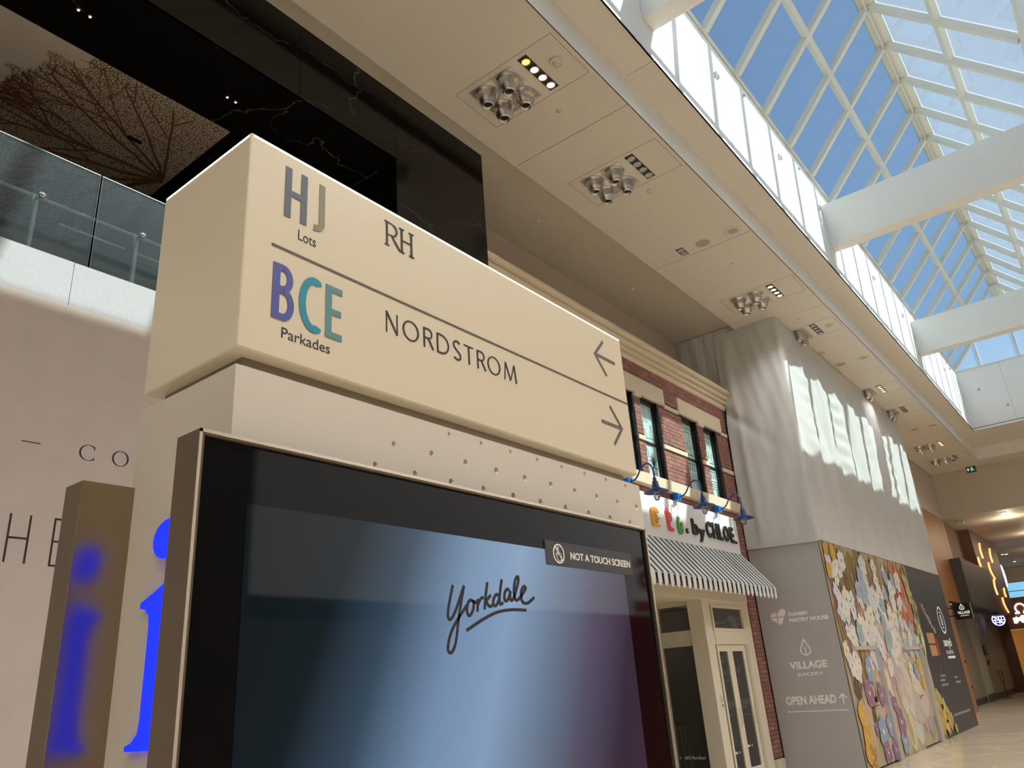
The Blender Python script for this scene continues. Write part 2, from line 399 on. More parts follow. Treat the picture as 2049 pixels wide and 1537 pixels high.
# ------------------------------------------------------------------ ceiling fixtures
def lamp_light(x, y, z, e, col=(1, .98, .95)):  # lit lamps on the left; added fill over the unseen right side
    l = bpy.data.lights.new('ceiling_area_light', 'AREA'); l.shape = 'RECTANGLE'; l.size = .16; l.size_y = .68; l.energy = e; l.color = col; l.spread = math.radians(122)
    o = bpy.data.objects.new('ceiling_area_light', l); C.objects.link(o); o.location = (x, y, z)
lampw = mat('lamp_lit', (255, 236, 200), .4, emit=(255, 218, 160), es=3.4)
lampw1 = mat('lamp_lit_amber', (255, 200, 130), .4, emit=(255, 160, 70), es=2.6)
lampoff = mat('lamp_off', (205, 205, 205), .25, .6)
traym = mat('lamp_tray', (52, 40, 34), .5)
def service_panel(y, lit, clip, label):
    t = thing('service_panel', (-4.2, y, ZC), label, 'ceiling panel', 'service panels in the dropped ceiling')
    x0 = -4.365 if clip else -4.94
    y0, y1 = y-.41, y+.41
    g = MB(); w = .007
    g.box(x0, -3.472, y0, y0+w, ZC-.0015, ZC).box(x0, -3.472, y1-w, y1, ZC-.0015, ZC).box(-3.472-w, -3.472, y0, y1, ZC-.0015, ZC)
    if not clip: g.box(x0, x0+w, y0, y1, ZC-.0015, ZC)
    g.build('panel_gap', mat('panel_gap', (150, 140, 124), .7), t)
    px0 = -4.36 if clip else -4.785
    pl = B(px0, -4.13, y-.325, y+.325, ZC-.006, ZC).build('nozzle_plate', steel, t)
    for nx in ([-4.285] if clip else [-4.285, -4.625]):
        for ny in (y-.165, y+.165):
            prof = [(.150, -.006), (.148, -.02), (.132, -.028), (.130, -.05), (.118, -.105), (.098, -.15), (.076, -.172), (.074, -.2), (.062, -.2), (.056, -.15)]
            if clip: prof = [(min(r, .074), h) if r > .074 else (r, h) for r, h in prof]
            nz = MB().lathe(prof, (nx, ny, ZC), 24).build('nozzle', steel, t, True)
            MB().lathe([(.058, -.165), (.0, -.165)], (nx, ny, ZC), 20).build('nozzle_mouth', black, nz)
    tr = B(-4.01, -3.878, y-.34, y+.34, ZC-.004, ZC).build('lamp_tray', traym, t)
    for k in range(4):
        ly = y-.255+.17*k
        MB().lathe([(.060, -.004), (.062, -.016), (.050, -.018), (.048, -.010)], (-3.944, ly, ZC), 18).build('lamp_ring', mat('lamp_ring', (175, 170, 165), .3, .8), tr, True)
        MB().lathe([(.050, -.011), (.03, -.013), (.0, -.015)], (-3.944, ly, ZC), 18).build('lamp', (lampw1 if (k == 0 and lit == 2) else lampw) if lit else lampoff, tr)
    if lit: lamp_light(-3.944, y, ZC-.03, 9 if clip else 25)
    return t
service_panel(6.27, 2, False, 'service panel with four amber-lit lamps beside a round detector')
service_panel(8.755, 0, False, 'service panel with unlit lamps and four nozzles next to the black marble')
service_panel(14.1, 1, False, 'service panel with lit lamps above the corner of the draped sheet')
service_panel(16.6, 0, True, 'service panel with unlit lamps, half cut off by the draped sheet')
service_panel(22.0, 1, True, 'service panel with lit lamps, half cut off by the draped sheet')
service_panel(24.5, 0, True, 'service panel with unlit lamps beside the far end of the draped sheet')
service_panel(29.75, 1, False, 'service panel with lit lamps beyond the draped sheet')
service_panel(32.35, 0, False, 'service panel with unlit lamps near the hanging exit sign')
cap = mat('detector_plastic', (214, 206, 190), .5)
def detector(x, y, r, label, z=ZC, grp='smoke detectors'):
    t = thing('smoke_detector', (x, y, z), label, 'detector', grp)
    MB().lathe([(r, 0), (r, -.018), (r*.86, -.03), (r*.84, -.022), (r*.55, -.03), (r*.5, -.05), (0, -.052)], (x, y, z), 24).build('housing', cap, t, True)
    MB().lathe([(r*.16, -.02), (r*.16, -.045), (0, -.045)], (x-r*.2, y+r*.62, z), 10).build('test_button', cap, t, True)
detector(-3.671, 6.26, .085, 'round white detector beside the amber-lit lamps')
detector(-3.66, 16.58, .085, 'round white detector on the service panel by the sheet corner')
detector(-4.30, 18.07, .07, 'round white detector against the top edge of the draped sheet')
s0 = None
for x, y, z in ((-4.136, 6.98, ZC), (-4.138, 9.38, ZC), (-4.131, 12.44, ZC), (-4.05, 15.75, ZC), (-4.0, 23.2, ZC), (-5.98, 9.0, ZS), (-5.89, 14.6, ZS), (-6.05, 12.19, ZS)):
    if s0 is None:
        s0 = MB().lathe([(.038, 0), (.036, -.012), (.0, -.014)], (x, y, z), 14).build('fire_sprinkler', cap, None, True); p0 = (x, y, z)
        tag(s0, 'small round sprinkler cap set in the plain ceiling', 'sprinkler', 'sprinkler caps in the ceiling'); b0 = s0.location.copy()
    else:
        c = s0.copy(); C.objects.link(c); c.location = b0+Vector((x-p0[0], y-p0[1], z-p0[2]))
def ceil_disc(x, y, r, inner, label):
    t = thing('ceiling_speaker', (x, y, ZC), label, 'speaker', 'round ceiling speakers')
    MB().lathe([(r, 0), (r*.98, -.008), (inner, -.008), (inner, -.004)], (x, y, ZC), 28).build('rim', cap, t, True)
    MB().lathe([(inner, -.005), (0, -.005)], (x, y, ZC), 28).build('grille', mat('speaker_grille', (170, 163, 152), .7), t)
for y, w_ in ((11.39, 'beside the square twin downlight'), (19.2, 'above the long side of the dust sheet'), (27.05, 'beyond the end of the dust sheet')):
    ceil_disc(-4.206, y, .13, .12, 'plain grey round ceiling speaker '+w_)
    ceil_disc(-3.66, y, .145, .085, 'wide-rimmed round ceiling speaker '+w_)
t = thing('downlight', (-4.6, 11.4, ZC), 'small square twin downlight with two chrome lamps', 'light')
B(-4.665, -4.535, 11.26, 11.54, ZC-.004, ZC).build('tray', traym, t)
for y in (11.335, 11.465):
    MB().lathe([(.058, -.004), (.06, -.014), (.045, -.016), (.02, -.008), (0, -.008)], (-4.6, y, ZC), 18).build('lamp', lampoff, t, True)
for y in (32.9,):
    t = thing('downlight', (-4.1, y, ZC), 'small square dark downlight near the exit sign', 'light'); B(-4.17, -4.03, y-.1, y+.1, ZC-.004, ZC).build('tray', traym, t)
    MB().lathe([(.05, -.005), (0, -.006)], (-4.1, y, ZC), 14).build('lamp', lampoff, t)
# exit sign
t = thing('exit_sign', (-3.75, 34.0, 8.3), 'small green and black running-man exit sign hung from the ceiling', 'sign')
B(-3.90, -3.58, 33.97, 34.03, 8.31, 8.53).build('housing', black, t)
B(-3.885, -3.595, 33.965, 33.97, 8.325, 8.515).build('face', mat('exit_green', (20, 90, 70), .5, emit=(10, 80, 60), es=.3), t)
MB().tube([(-3.74, 34, 8.53), (-3.74, 34, ZC)], .012, 6).build('stem', steel, t)
g = MB(); ew = mat('exit_white', (230, 240, 235), .5, emit=(220, 240, 230), es=.6)
g.ribbon('-Y', [(-3.87, 8.42), (-3.80, 8.42)], .03, 33.965).ribbon('-Y', [(-3.82, 8.47), (-3.87, 8.42), (-3.82, 8.37)], .022, 33.965)
g.slab('-Y', arc(-3.70, 8.485, .018, .018, 0, 330, 8), 33.965, .003)
g.ribbon('-Y', [(-3.71, 8.46), (-3.70, 8.41), (-3.73, 8.38), (-3.74, 8.34)], .024, 33.965).ribbon('-Y', [(-3.70, 8.41), (-3.67, 8.38), (-3.64, 8.36)], .02, 33.965).ribbon('-Y', [(-3.76, 8.43), (-3.71, 8.45), (-3.67, 8.44)], .016, 33.965)
g.build('pictogram', ew, t)

# ------------------------------------------------------------------ black marble portal (left), balcony, hoarding panels
def marble():
    m = mat('black_marble', (13, 12, 12), .12, spec=.3)
    t = m.node_tree; b = t.nodes['Principled BSDF']; g = t.nodes.new('ShaderNodeNewGeometry')
    n = t.nodes.new('ShaderNodeTexNoise'); n.inputs['Scale'].default_value = 1.3; n.inputs['Detail'].default_value = 5
    t.links.new(g.outputs['Position'], n.inputs['Vector'])
    a = t.nodes.new('ShaderNodeVectorMath'); a.operation = 'MULTIPLY_ADD'; a.inputs[1].default_value = (.9, .9, .9)
    t.links.new(n.outputs['Color'], a.inputs[0]); t.links.new(g.outputs['Position'], a.inputs[2])
    mp = t.nodes.new('ShaderNodeMapping'); mp.inputs['Rotation'].default_value = (.5, .2, .3); mp.inputs['Scale'].default_value = (1, .55, 1.5); t.links.new(a.outputs[0], mp.inputs['Vector'])
    v = t.nodes.new('ShaderNodeTexVoronoi'); v.feature = 'DISTANCE_TO_EDGE'; v.inputs['Scale'].default_value = .9; t.links.new(mp.outputs[0], v.inputs['Vector'])
    r_ = t.nodes.new('ShaderNodeMapRange'); r_.inputs['From Max'].default_value = .012; r_.inputs['To Min'].default_value = 1; r_.inputs['To Max'].default_value = 0
    t.links.new(v.outputs['Distance'], r_.inputs['Value'])
    n2 = t.nodes.new('ShaderNodeTexNoise'); n2.inputs['Scale'].default_value = 1.1; t.links.new(g.outputs['Position'], n2.inputs['Vector'])
    m2 = t.nodes.new('ShaderNodeMapRange'); m2.inputs['From Min'].default_value = .45; m2.inputs['From Max'].default_value = .65; t.links.new(n2.outputs['Fac'], m2.inputs['Value'])
    mm = t.nodes.new('ShaderNodeMath'); mm.operation = 'MULTIPLY'; t.links.new(r_.outputs[0], mm.inputs[0]); t.links.new(m2.outputs[0], mm.inputs[1])
    mx = t.nodes.new('ShaderNodeMix'); mx.data_type = 'RGBA'; mx.inputs['A'].default_value = (*lin((19, 18, 18)), 1); mx.inputs['B'].default_value = (*lin((96, 88, 78)), 1)
    t.links.new(mm.outputs[0], mx.inputs['Factor']); t.links.new(mx.outputs['Result'], b.inputs['Base Color'])
    return m
mb_ = marble(); XMB = -5.572; ZH = 7.79; YE = 7.11; YJ = 5.44
wm = struct(B(-5.9, XMB-.02, -6, YE, ZH+.01, ZS).box(-5.9, XMB-.02, YJ+.01, YE, 0, ZH+.01).build('wall_marble', mat('marble_grout', (48, 46, 44), .5)), 'black veined marble portal beside the brick shop')
ys = [-6, -3.4, -.8, 1.6, 4.0, YJ]
for a, b in zip(ys[:-1], ys[1:]): B(XMB-.02, XMB, a+.002, b-.002, ZH, ZS).build('marble_slab', mb_, wm)
B(XMB-.02, XMB, YJ+.002, YE, ZH, ZS).build('marble_slab', mb_, wm)
for z0_, z1_ in ((0, 2.6), (2.6, 5.2), (5.2, ZH)): B(XMB-.02, XMB, YJ, YE, z0_+.002, z1_-.002).build('marble_slab', mb_, wm)
B(-5.9, XMB-.001, YE-.015, YE, 0, ZS).build('marble_slab', mb_, wm)
B(-6.57, XMB-.021, YJ, YJ+.02, 0, ZH).build('marble_slab', mb_, wm)
ms = struct(B(-12, XMB-.02, -6, YJ, ZH+.012, ZH+.2).build('ceiling_marble', MATS['marble_grout']), 'black marble soffit above the balcony')
yy = [-6, -4.1, -2.2, -.3, .55, 1.2, 1.8, 2.4, 3.14, 3.75, 4.5, YJ]
for a, b in zip(yy[:-1], yy[1:]): B(-6.57, XMB, a+.003, b-.003, ZH, ZH+.01).build('marble_slab', mb_, ms)
B(-12, -6.57, 3.83, YJ, ZH, ZH+.01).build('marble_slab', mb_, ms)
# leaf mural on the soffit
LB = Vector((-8.0, 3.95))
def leaf_mat():
    m = mat('leaf_mural', (112, 103, 92), .6); t = m.node_tree; b = t.nodes['Principled BSDF']; g = t.nodes.new('ShaderNodeNewGeometry')
    v = t.nodes.new('ShaderNodeTexVoronoi'); v.feature = 'DISTANCE_TO_EDGE'; v.inputs['Scale'].default_value = 31
    n0 = t.nodes.new('ShaderNodeTexNoise'); n0.inputs['Scale'].default_value = 9; t.links.new(g.outputs['Position'], n0.inputs['Vector'])
    a0 = t.nodes.new('ShaderNodeVectorMath'); a0.operation = 'MULTIPLY_ADD'; a0.inputs[1].default_value = (.05, .05, 0); t.links.new(n0.outputs['Color'], a0.inputs[0]); t.links.new(g.outputs['Position'], a0.inputs[2])
    t.links.new(a0.outputs[0], v.inputs['Vector'])
    r_ = t.nodes.new('ShaderNodeMapRange'); r_.inputs['From Min'].default_value = .06; r_.inputs['From Max'].default_value = .17; r_.inputs['To Min'].default_value = 1; r_.inputs['To Max'].default_value = 0; t.links.new(v.outputs['Distance'], r_.inputs['Value'])
    d = t.nodes.new('ShaderNodeVectorMath'); d.operation = 'DISTANCE'; d.inputs[1].default_value = (LB.x, LB.y, ZH); t.links.new(g.outputs['Position'], d.inputs[0])
    n = t.nodes.new('ShaderNodeTexNoise'); n.inputs['Scale'].default_value = 3.2; n.inputs['Detail'].default_value = 8; t.links.new(g.outputs['Position'], n.inputs['Vector'])
    k = t.nodes.new('ShaderNodeMath'); k.operation = 'MULTIPLY_ADD'; k.inputs[1].default_value = .9; t.links.new(n.outputs['Fac'], k.inputs[0]); t.links.new(d.outputs['Value'], k.inputs[2])
    r2 = t.nodes.new('ShaderNodeMapRange'); r2.inputs['From Min'].default_value = 2.62; r2.inputs['From Max'].default_value = 2.66; r2.inputs['To Min'].default_value = 1; r2.inputs['To Max'].default_value = 0; t.links.new(k.outputs[0], r2.inputs['Value'])
    q = t.nodes.new('ShaderNodeMath'); q.operation = 'MULTIPLY'; t.links.new(r_.outputs[0], q.inputs[0]); t.links.new(r2.outputs[0], q.inputs[1])
    x1 = t.nodes.new('ShaderNodeMix'); x1.data_type = 'RGBA'; x1.inputs['A'].default_value = (*lin((208, 200, 190)), 1); x1.inputs['B'].default_value = (*lin((206, 196, 180)), 1); t.links.new(r2.outputs[0], x1.inputs['Factor'])
    x2 = t.nodes.new('ShaderNodeMix'); x2.data_type = 'RGBA'; x2.inputs['B'].default_value = (*lin((116, 90, 64)), 1); t.links.new(q.outputs[0], x2.inputs['Factor']); t.links.new(x1.outputs['Result'], x2.inputs['A'])
    t.links.new(x2.outputs['Result'], b.inputs['Base Color']); return m
mu = thing('leaf_mural', (-7.5, 2, ZH), 'taupe ceiling mural of a giant skeleton leaf with brown veins', 'mural')
B(-12, -6.572, -6, 3.828, ZH-.002, ZH+.01).build('panel', leaf_mat(), mu)
g = MB(); rv = random.Random(3)
def vein(p, ang, L, w, depth):
    pts = [p]; a = ang; n = 10
    for i in range(n):
        a += rv.uniform(-.13, .13); q = (pts[-1][0]+math.cos(a)*L/n, pts[-1][1]+math.sin(a)*L/n)
        if q[0] > -6.6 or q[1] > 3.8 or q[0] < -11.8 or math.hypot(q[0]-LB.x, q[1]-LB.y) > 2.15: break
        pts.append(q)
        if depth < 3 and i > 1 and rv.random() < .62: vein(q, a+rv.choice((-1, 1))*rv.uniform(.35, .7), L*(1-i/n)*.75, w*.5, depth+1)
    if len(pts) > 1: g.ribbon('-Z', pts, [w*(1-.75*i/n) for i in range(len(pts))], ZH-.002, .001)
for a in (20, 34, 52, 66, 82, 96, 112, 130, 150): vein((LB.x+.1, LB.y-.18), -math.radians(a), 2.6, .032, 0)
g.build('vein_print', mat('vein_brown', (102, 70, 44), .7), mu)
B(-7.47, -7.42, 3.10, 3.26, ZH-.01, ZH-.002).build('access_slot', black, mu)
sp = None
for x, y in ((-6.12, 1.969), (-6.12, 2.073), (-6.12, 3.50), (-6.12, 3.60)):
    if sp is None:
        sp = thing('pin_spotlight', (x, y, ZH), 'tiny pin spotlight set in the black marble soffit', 'light', 'pin spotlights in the marble soffit'); q0 = (x, y)
        MB().lathe([(.022, 0), (.022, -.006), (.014, -.008)], (x, y, ZH), 14).build('bezel', chrome, sp, True)
        MB().lathe([(.012, -.007), (0, -.007)], (x, y, ZH), 12).build('lens', mat('pin_lens', (240, 240, 235), .2, emit=(255, 250, 240), es=1.5), sp)
    else: copy_tree(sp, (x, y, ZH))
# balcony: concrete edge, glass, handrails, room behind
XP = -5.48
con = mat('pale_concrete', (186, 183, 186), .7, noise=.06, nscale=2.5, bump=.15, bscale=25)
t = MATS['pale_concrete'].node_tree
bl = struct(B(-5.95, XP-.015, -6, YJ-.001, 4.521, 4.8736).build('trim_8', mat('concrete_joint', (120, 116, 112), .8)), 'bright concrete balcony edge under the glass railing')
for a, b in zip([-6, -2.7, -.3, 2.0376, 4.3649], [-2.7, -.3, 2.0376, 4.3649, YJ-.002]): B(XP-.015, XP, a+.002, b-.002, 4.521, 4.8736).build('concrete_panel', con, bl)
struct(B(-12, -5.95, -6, YJ, 4.521, 4.826).build('floor_balcony', mat('balcony_floor', (120, 96, 74), .6)), 'upper floor behind the glass railing')
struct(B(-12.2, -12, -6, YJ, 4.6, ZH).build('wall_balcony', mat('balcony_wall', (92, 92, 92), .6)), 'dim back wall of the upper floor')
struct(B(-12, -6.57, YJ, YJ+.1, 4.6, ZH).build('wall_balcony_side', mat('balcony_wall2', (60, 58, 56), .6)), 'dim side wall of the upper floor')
gr = thing('glass_railing', (XP-.1, 2, 4.8736), 'frameless glass balcony railing with thin metal handrails', 'railing')
ys = [-5.2, -3.33, -1.46, .41, 2.171, 3.9551, YJ-.02]
edge = mat('glass_edge', (196, 222, 216), .25)
for a, b in zip(ys[:-1], ys[1:]):
    p = MB().box(XP-.11, XP-.095, a+.008, b-.008, 4.8736, 5.7676).build('glass_panel', railglass, gr)
    B(XP-.111, XP-.094, a+.008, b-.008, 5.7676, 5.7733).build('polished_edge', edge, p)
    B(XP-.111, XP-.094, b-.010, b-.008, 4.8736, 5.7676).build('dark_edge', mat('glass_seam', (14, 40, 46), .4), p)
    B(XP-.111, XP-.094, a+.008, a+.010, 4.8736, 5.7676).build('dark_edge', MATS['glass_seam'], p)
rail = mat('rail_steel', (236, 232, 222), .35, .3)
MB().tube([(XP-.22, -5.2, 5.4359), (XP-.22, YJ-.02, 5.4359)], .014, 8).build('handrail', rail, gr, True)
MB().tube([(XP-.22, 1.9633, 5.2787), (XP-.22, 2.4779, 5.2787)], .009, 8).build('lower_rail', rail, gr, True)
MB().tube([(XP-.22, 2.5732, 5.2787), (XP-.22, 3.2403, 5.2787)], .009, 8).build('lower_rail', rail, gr, True)
for y in (.23, 1.0007, 1.7746, 2.5446, 3.3166):
    ps = B(XP-.2, XP-.17, y-.012, y+.012, 4.8736, 5.3787).build('post', mat('rail_post', (196, 216, 206), .4), gr)
    MB().lathe([(0, .026), (.022, .026), (.026, .02), (.026, 0), (.012, -.01), (.012, -.06)], (XP-.112, y+.005, 5.393), 14, 'x').build('glass_clamp', chrome, ps, True)
    B(XP-.19, XP-.17, y-.03, y-.02, 5.3406, 5.4264).build('rail_bracket', chrome, ps)
# fabric-faced hoarding panel with lettering
hp = struct(B(-5.95, XP, -6, YJ-.002, 0, 4.521).build('wall_panel', mat('linen_panel', (208, 195, 186), .75, noise=.05, nscale=5, bump=.12, bscale=120)), 'greige hoarding wall with dark lettering below the balcony')
lt = mat('dark_lettering', (40, 37, 38), .6)
g = MB(); d = XP
g.ribbon('+X', [(1.888, 3.4612), (2.0033, 3.4612)], .006, d)
g.build('lettering', lt, hp)
def vring(cy, cz, ry, rz, a0, a1, wmin, wmax, n=36):
    P = arc(cy, cz, ry, rz, a0, a1, n); W = [wmin+(wmax-wmin)*abs(math.cos(math.radians(a0+(a1-a0)*i/n)))**1.5 for i in range(n+1)]; return P, W
g = MB(); P, W = vring(2.3178, 3.4584, .057, .055, 42, 318, .003, .012); g.ribbon('+X', P, W, d)
g.ribbon('+X', [(2.354, 3.5108), (2.354, 3.4774)], .004, d).ribbon('+X', [(2.3597, 3.4079), (2.3559, 3.4307)], .003, d); g.build('lettering', lt, hp)
g = MB(); P, W = vring(2.5427, 3.4565, .054, .055, 0, 360, .003, .012); g.ribbon('+X', P, W, d); g.build('lettering', lt, hp)
g = MB()
for a, b in (((1.9004, 2.978), (1.9004, 2.6712)), ((2.0185, 2.978), (2.0185, 2.6692)), ((1.9004, 2.8265), (2.0185, 2.8265))): g.ribbon('+X', [a, b], .012, d)
g.build('lettering', lt, hp); g = MB()
for a, b in (((2.1682, 2.978), (2.1682, 2.6635)), ((2.1625, 2.9723), (2.2873, 2.9723)), ((2.1625, 2.8246), (2.273, 2.8246)), ((2.1625, 2.6692), (2.2873, 2.6692))): g.ribbon('+X', [a, b], .012, d)
g.build('lettering', lt, hp)

# ------------------------------------------------------------------ directory totem
XB0, XB1, TY0, TY1, TZ0, TZ1 = -1.5, -1.93, .935, 2.825, 2.501, 3.128
tt = thing('directory_totem', (-1.7, 1.88, 0), 'cream illuminated mall directory totem with arrows, a bronze-framed screen and a blue letter i', 'sign')
opal = mat('opal_acrylic', (194, 182, 158), .32, emit=(226, 208, 176), es=.075)
sb = MB().box(XB1, XB0, TY0, TY1, TZ0, TZ1).build('sign_box', opal, tt, bevel=.005)
tg = mat('top_glow', (255, 250, 240), .4, emit=(255, 250, 238), es=.8)
B(XB0-.0025, XB0+.0012, TY0+.008, TY1-.008, TZ1-.012, TZ1-.006).build('lit_edge', tg, sb)
B(XB1+.01, XB0-.008, TY0-.0012, TY0+.0025, TZ1-.012, TZ1-.006).build('lit_edge', tg, sb)
X = XB0
def part(mb, nm, m, par=sb): return mb.build(nm, m, par)
# H J
part(MB().ribbon('+X', [(1.0565, 3.079), (1.0565, 2.920)], .0205, X).ribbon('+X', [(1.1085, 3.079), (1.1085, 2.920)], .0205, X).ribbon('+X', [(1.06, 2.999), (1.105, 2.999)], .018, X), 'letter', mat('slate_vinyl', (78, 84, 94), .5))
part(MB().ribbon('+X', [(1.1705, 3.079), (1.1705, 2.955)]+arc(1.1475, 2.95, .023, .022, 0, -100, 8), .0195, X), 'letter', mat('olive_vinyl', (122, 118, 92), .5))
g = MB(); put_text(g, 'Lots', '+X', 1.094, 1.153, 2.866, 2.8975, X, .001); part(g, 'lettering', ink)
part(MB().ribbon('+X', [(1.0138, 2.817), (2.823, 2.817)], .006, X), 'divider_line', mat('divider', (82, 72, 66), .5))
# B C E
part(MB().ribbon('+X', [(1.0325, 2.768), (1.0325, 2.610)], .022, X)
     .ribbon('+X', [(1.03, 2.7595), (1.052, 2.7595)]+arc(1.052, 2.7285, .022, .031, 90, -90, 12)+[(1.03, 2.6975)], .0185, X)
     .ribbon('+X', [(1.03, 2.6935), (1.055, 2.6935)]+arc(1.055, 2.6562, .024, .0373, 90, -90, 12)+[(1.03, 2.619)], .0185, X), 'letter', mat('indigo_vinyl', (70, 74, 138), .5))
part(MB().ribbon('+X', [(1.166, 2.750)]+arc(1.152, 2.6885, .038, .0715, 72, 288, 22)+[(1.166, 2.627)], .0215, X), 'letter', mat('teal_vinyl', (32, 124, 142), .5))
part(MB().ribbon('+X', [(1.2005, 2.768), (1.2005, 2.610)], .021, X).ribbon('+X', [(1.2, 2.7585), (1.2465, 2.7585)], .0185, X).ribbon('+X', [(1.2, 2.690), (1.243, 2.690)], .0175, X).ribbon('+X', [(1.2, 2.6195), (1.2465, 2.6195)], .0185, X), 'letter', mat('sea_vinyl', (82, 124, 126), .5))
g = MB(); put_text(g, 'Parkades', '+X', 1.0547, 1.2077, 2.5625, 2.592, X, .001); part(g, 'lettering', ink)
# R H
g = MB(); a = .0018
g.ribbon('+X', [(1.4185, 3.079), (1.4185, 2.993)], .0075, X, a).ribbon('+X', [(1.409, 3.078), (1.43, 3.078)], .003, X, a).ribbon('+X', [(1.409, 2.9945), (1.428, 2.9945)], .003, X, a)
P = [(1.42, 3.0765)]+arc(1.438, 3.0555, .022, .021, 85, -85, 12)+[(1.42, 3.034)]; g.ribbon('+X', P, [.003]*3+[.007]*9+[.003]*(len(P)-12), X, a)
g.ribbon('+X', [(1.437, 3.035), (1.456, 3.012), (1.470, 2.997), (1.478, 2.995)], [.005, .0075, .006, .002], X, a)
g.ribbon('+X', [(1.481, 3.079), (1.481, 2.993)], .0075, X, a).ribbon('+X', [(1.523, 3.079), (1.523, 2.993)], .0075, X, a).ribbon('+X', [(1.481, 3.038), (1.523, 3.038)], .003, X, a)
for cy in (1.481, 1.523):
    for cz in (3.078, 2.9945): g.ribbon('+X', [(cy-.0105, cz), (cy+.0105, cz)], .003, X, a)
part(g, 'lettering', ink)
# NORDSTROM as strokes
g = MB(); zt, zb, h = 2.7655, 2.6985, .067; tk, tn = .0068, .0042
def sx(y, s): return lambda u, v: (y+u*s, zb+v*h)
u = 1.411
def LN(w):
    p = sx(u, w); g.ribbon('+X', [p(.04, 0), p(.04, 1)], tn, X, a).ribbon('+X', [p(.03, 1), p(.96, 0)], tk, X, a).ribbon('+X', [p(.96, 0), p(.96, 1)], tn, X, a)
def LO(w): P, W = vring(u+w/2, zb+h/2, w/2-.002, h/2-.002, 0, 360, tn, tk); g.ribbon('+X', P, W, X, a)
def LR(w):
    p = sx(u, w); g.ribbon('+X', [p(.06, 0), p(.06, 1)], tk, X, a)
    g.ribbon('+X', [p(.06, .97), p(.45, .97)]+arc(u+.5*w, zb+.735*h, .38*w, .235*h, 90, -90, 12)+[p(.06, .5)], tn*1.2, X, a).ribbon('+X', [p(.5, .5), p(1, 0)], tk, X, a)
def LD(w):
    p = sx(u, w); g.ribbon('+X', [p(.05, 0), p(.05, 1)], tk, X, a)
    g.ribbon('+X', [p(.05, .97), p(.3, .97)]+arc(u+.32*w, zb+.5*h, .62*w, .47*h, 90, -90, 18)+[p(.05, .03)], tn*1.3, X, a)
def LS(w):
    p = sx(u, w); g.ribbon('+X', smooth([p(.88, .88), p(.6, .98), p(.22, .93), p(.08, .76), p(.25, .6), p(.65, .44), p(.92, .28), p(.85, .08), p(.5, .02), p(.1, .1)]), tk*.9, X, a)
def LT(w):
    p = sx(u, w); g.ribbon('+X', [p(0, .97), p(1, .97)], tn, X, a).ribbon('+X', [p(.5, 1), p(.5, 0)], tk, X, a)
def LM(w):
    p = sx(u, w); g.ribbon('+X', [p(.02, 0), p(.14, 1)], tn, X, a).ribbon('+X', [p(.14, 1), p(.5, .05)], tk, X, a).ribbon('+X', [p(.5, .05), p(.86, 1)], tn, X, a).ribbon('+X', [p(.86, 1), p(.98, 0)], tk, X, a)
for fn, w, sp_ in ((LN, .046, .022), (LO, .066, .022), (LR, .041, .018), (LD, .056, .019), (LS, .037, .016), (LT, .046, .019), (LR, .041, .013), (LO, .066, .022), (LM, .067, 0)):
    g = MB(); fn(w); u += w+sp_; part(g, 'letter', ink)
agr = mat('arrow_grey', (98, 90, 84), .5)
part(MB().ribbon('+X', [(2.6694, 3.0662), (2.592, 2.987), (2.6694, 2.907)], .013, X).ribbon('+X', [(2.594, 2.987), (2.751, 2.987)], .013, X), 'arrow', agr)
part(MB().ribbon('+X', [(2.6631, 2.7704), (2.742, 2.688), (2.6642, 2.6053)], .013, X).ribbon('+X', [(2.5836, 2.688), (2.740, 2.688)], .013, X), 'arrow', agr)
